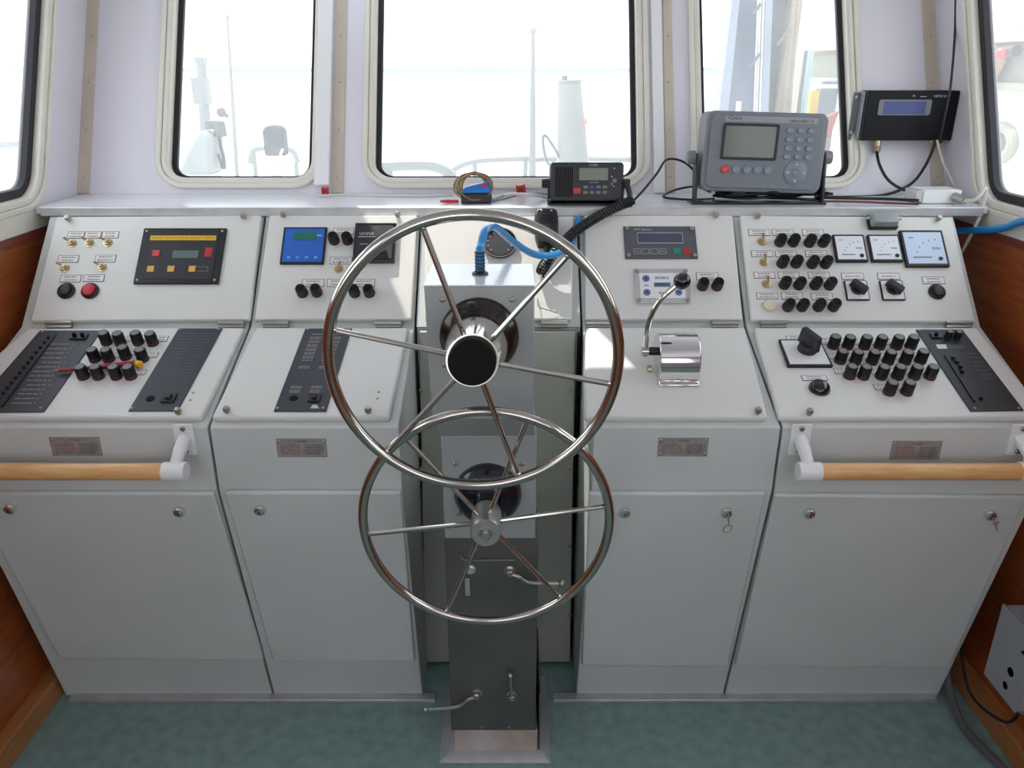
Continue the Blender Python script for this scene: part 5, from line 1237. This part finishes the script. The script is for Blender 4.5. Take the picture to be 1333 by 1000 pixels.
def pipe(px0, px1, Y, r, m, par=th, name='pipe'):
    a = pY(px0[0], px0[1], Y); b = pY(px1[0], px1[1], Y); d = (a-b); a2 = b+d*((3.5-b.z)/d.z); b2 = b+d*((0.62-b.z)/d.z); mb = MB(); mb.cyl(b2, a2, r, seg=8); pobj(name, mb, m, par)
for x0, x1 in ((987, 982), (990, 985), (994, 989)): pipe((x0, 0), (x1, 145), Yg-0.06, 0.005, white_out)
for x0, x1 in ((1034, 1020), (1040, 1028)): pipe((x0, 0), (x1, 145), Yg-0.05, 0.008, rustm)
for (a, b) in (((981, 18), (990, 5)), ((976, 88), (989, 70)), ((1012, 58), (1028, 38))):
    mb = MB(); mb.cyl(pY(a[0], a[1], Yg-0.07), pY(b[0], b[1], Yg-0.07), 0.008, seg=6); pobj('bracket', mb, greyout, th)
def lowpipe(x, y0, w, Y, m, nm='post', dep=0.05):
    a = pY(x-w/2, y0, Y); b = pY(x+w/2, y0, Y); mb = MB(); mb.box(((a.x+b.x)/2, Y, (a.z+0.6)/2), (b.x-a.x, dep, a.z-0.6)); return pobj(nm, mb, m, th)
lowpipe(1041, 66, 7, 4.5, beige); lowpipe(1049, 66, 6, 4.6, greyout); lowpipe(1056, 66, 4, 4.5, mat('teal grey', (150, 172, 172), .6)); lowpipe(1032, 100, 8, 4.6, mat('pale red brown', (190, 150, 130), .6))
tag(pobj('vent_pipe', MB().cyl(pY(963, 150, 4.0)+V((0, 0, -0.8)), pY(962, 132, 4.0), 0.012, seg=10), white_out), 'short white vent pipe rising just above the receiver', 'pipe')
q = [pY(1048, -40, 5.0), pY(1115, -40, 5.0), pY(1115, 64, 5.0), pY(1036, 68, 5.0)]
mb = MB(); mb.hexa([q[3], q[2], q[1], q[0]], V((0, 0.1, 0))); o = pobj('awning_panel', mb, white_out); tag(o, 'white overhead panel with rusty lower edge beyond the right front window', 'panel')
mb = MB(); mb.hexa([q[3]+V((0, -.01, -.02)), q[2]+V((0, -.01, -.02)), q[2]+V((0, -.01, 0)), q[3]+V((0, -.01, 0))], V((0, 0.12, 0))); pobj('rusty_edge', mb, rustm, o, pos=None)
a = pY(1060, 119, 5.0); b = pY(1064, 150, 5.0); mb = MB(); mb.box((a.x, 5, a.z-0.09), (0.045, 0.05, 0.19)); mb.box((a.x, 5, (a.z-0.1+0.6)/2), (0.03, 0.03, a.z-0.1-0.6)); tag(pobj('yellow_box', mb, mat('safety yellow', (190, 150, 20), .5)), 'narrow yellow box on a post beyond the right front window', 'box')
a = pY(1078, 150, 4.8); mb = MB(); mb.hexa([a+V((-.05, 0, -.12)), a+V((.03, 0, -.12)), a+V((.06, 0, .02)), a+V((-.03, 0, -.02))], V((0, .05, 0))); mb.box(a+V((0, .02, -.45)), (0.04, .04, .7)); tag(pobj('lifebuoy_locker', mb, mat('coral red', (150, 50, 48), .5)), 'faded red locker right of the yellow box outside', 'locker')
a = pY(1076, 120, 5.6); mb = MB(); mb.box(a+V((0, 0, -.6)), (0.12, .1, 1.25)); mb.box(a+V((0.03, 0, .06)), (0.14, .05, .02)); tag(pobj('deck_machinery', mb, greyout, bev=.01), 'grey deck machinery beyond the red locker', 'machinery')
# bulwark seen through the right side window, with fairlead and rope
Xb = 3.2
def xq(px, py, X=Xb): return pX(px, py, X)
th = thing('bulwark', 'white steel bulwark with a round opening seen through the right side window', 'bulwark', (Xb, 5.0, 0.0))
hc = xq(1303, 186)
outer = [(2.2, -0.6), (9.5, -0.6), (9.5, xq(1270, 50).z-0.02), (2.2, xq(1270, 50).z-0.02)]
rx = abs(xq(1325, 186).y-xq(1281, 186).y)/2*0.78; rz = abs(xq(1303, 165).z-xq(1303, 207).z)/2*0.9
hole = [(hc.y+rx*math.cos(2*PI*i/28), hc.z+rz*math.sin(2*PI*i/28)) for i in range(28)]
o = wall_with_holes('plating', outer, [list(reversed(hole))], lambda a, b: V((Xb, a, b)), V((0.06, 0, 0)), white_out)
del o['kind']; o.parent = th; o.matrix_parent_inverse = Matrix.Translation(-V((Xb, 5.0, 0.0)))
mb = MB(); mb.tube([(Xb-0.02, hc.y+(rx*1.12)*math.cos(2*PI*i/28), hc.z+(rz*1.12)*math.sin(2*PI*i/28)) for i in range(28)], 0.035, 8, True); pobj('fairlead_ring', mb, mat('darkened cream paint', (150, 146, 128), .5), th)  # cream ring, rail and stringer coloured darker so daylight does not clip them
mb = MB(); mb.cyl((Xb+0.03, hc.y, hc.z), (Xb+0.05, hc.y, hc.z), max(rx, rz)*1.02, seg=28); pobj('port_cover', mb, mat('sage grey paint', (112, 114, 100), .5), th)
zt_ = xq(1270, 50).z; z2 = xq(1290, 112).z
mb = MB(); mb.box((Xb-0.04, 5.8, zt_-0.01), (0.12, 7.3, 0.06)); pobj('top_rail', mb, mat('darkened cream paint', (150, 146, 128), .5), th)
mb = MB(); mb.box((Xb-0.008, 5.8, (zt_+z2)/2), (0.016, 7.3, zt_-z2)); pobj('upper_strake', mb, mat('stone paint', (126, 122, 108), .5), th)
mb = MB(); mb.box((Xb-0.03, 5.8, z2), (0.06, 7.3, 0.05)); pobj('stringer', mb, mat('darkened cream paint', (150, 146, 128), .5), th)
p = xq(1297, 70); p2 = xq(1345, 66)
mb = MB(); mb.cyl((Xb-0.10, p.y+0.05, p.z), (Xb-0.10, p2.y, p2.z), 0.035, seg=12); tag(pobj('mooring_bar', mb, blackp), 'dark bar fixed along the bulwark outside the right side window', 'bar')
mbs = []
for k in range(7):
    m_ = MB(); m_.T = Matrix.Translation(V((Xb-0.12, xq(1317, 74).y+k*0.012, xq(1317, 78).z-0.01*k))) @ Matrix.Rotation(R(80+k*3), 4, 'X') @ Matrix.Rotation(R(10*k), 4, 'Z'); m_.torus(0.075+0.004*k, 0.011, 24, 6); mbs.append(m_)
tag(pobj('rope_coil', join(mbs), mat('tan rope', (205, 170, 130), .8)), 'tan rope coiled over the dark bar outside the right side window', 'rope')
mb = MB(); p = xq(1332, 70); mb.sphere((Xb-0.14, p.y, p.z), 0.035, 12, (1, 1.3, 1)); tag(pobj('rope_end', mb, redp), 'red rope end beside the coil outside the right side window', 'rope end')
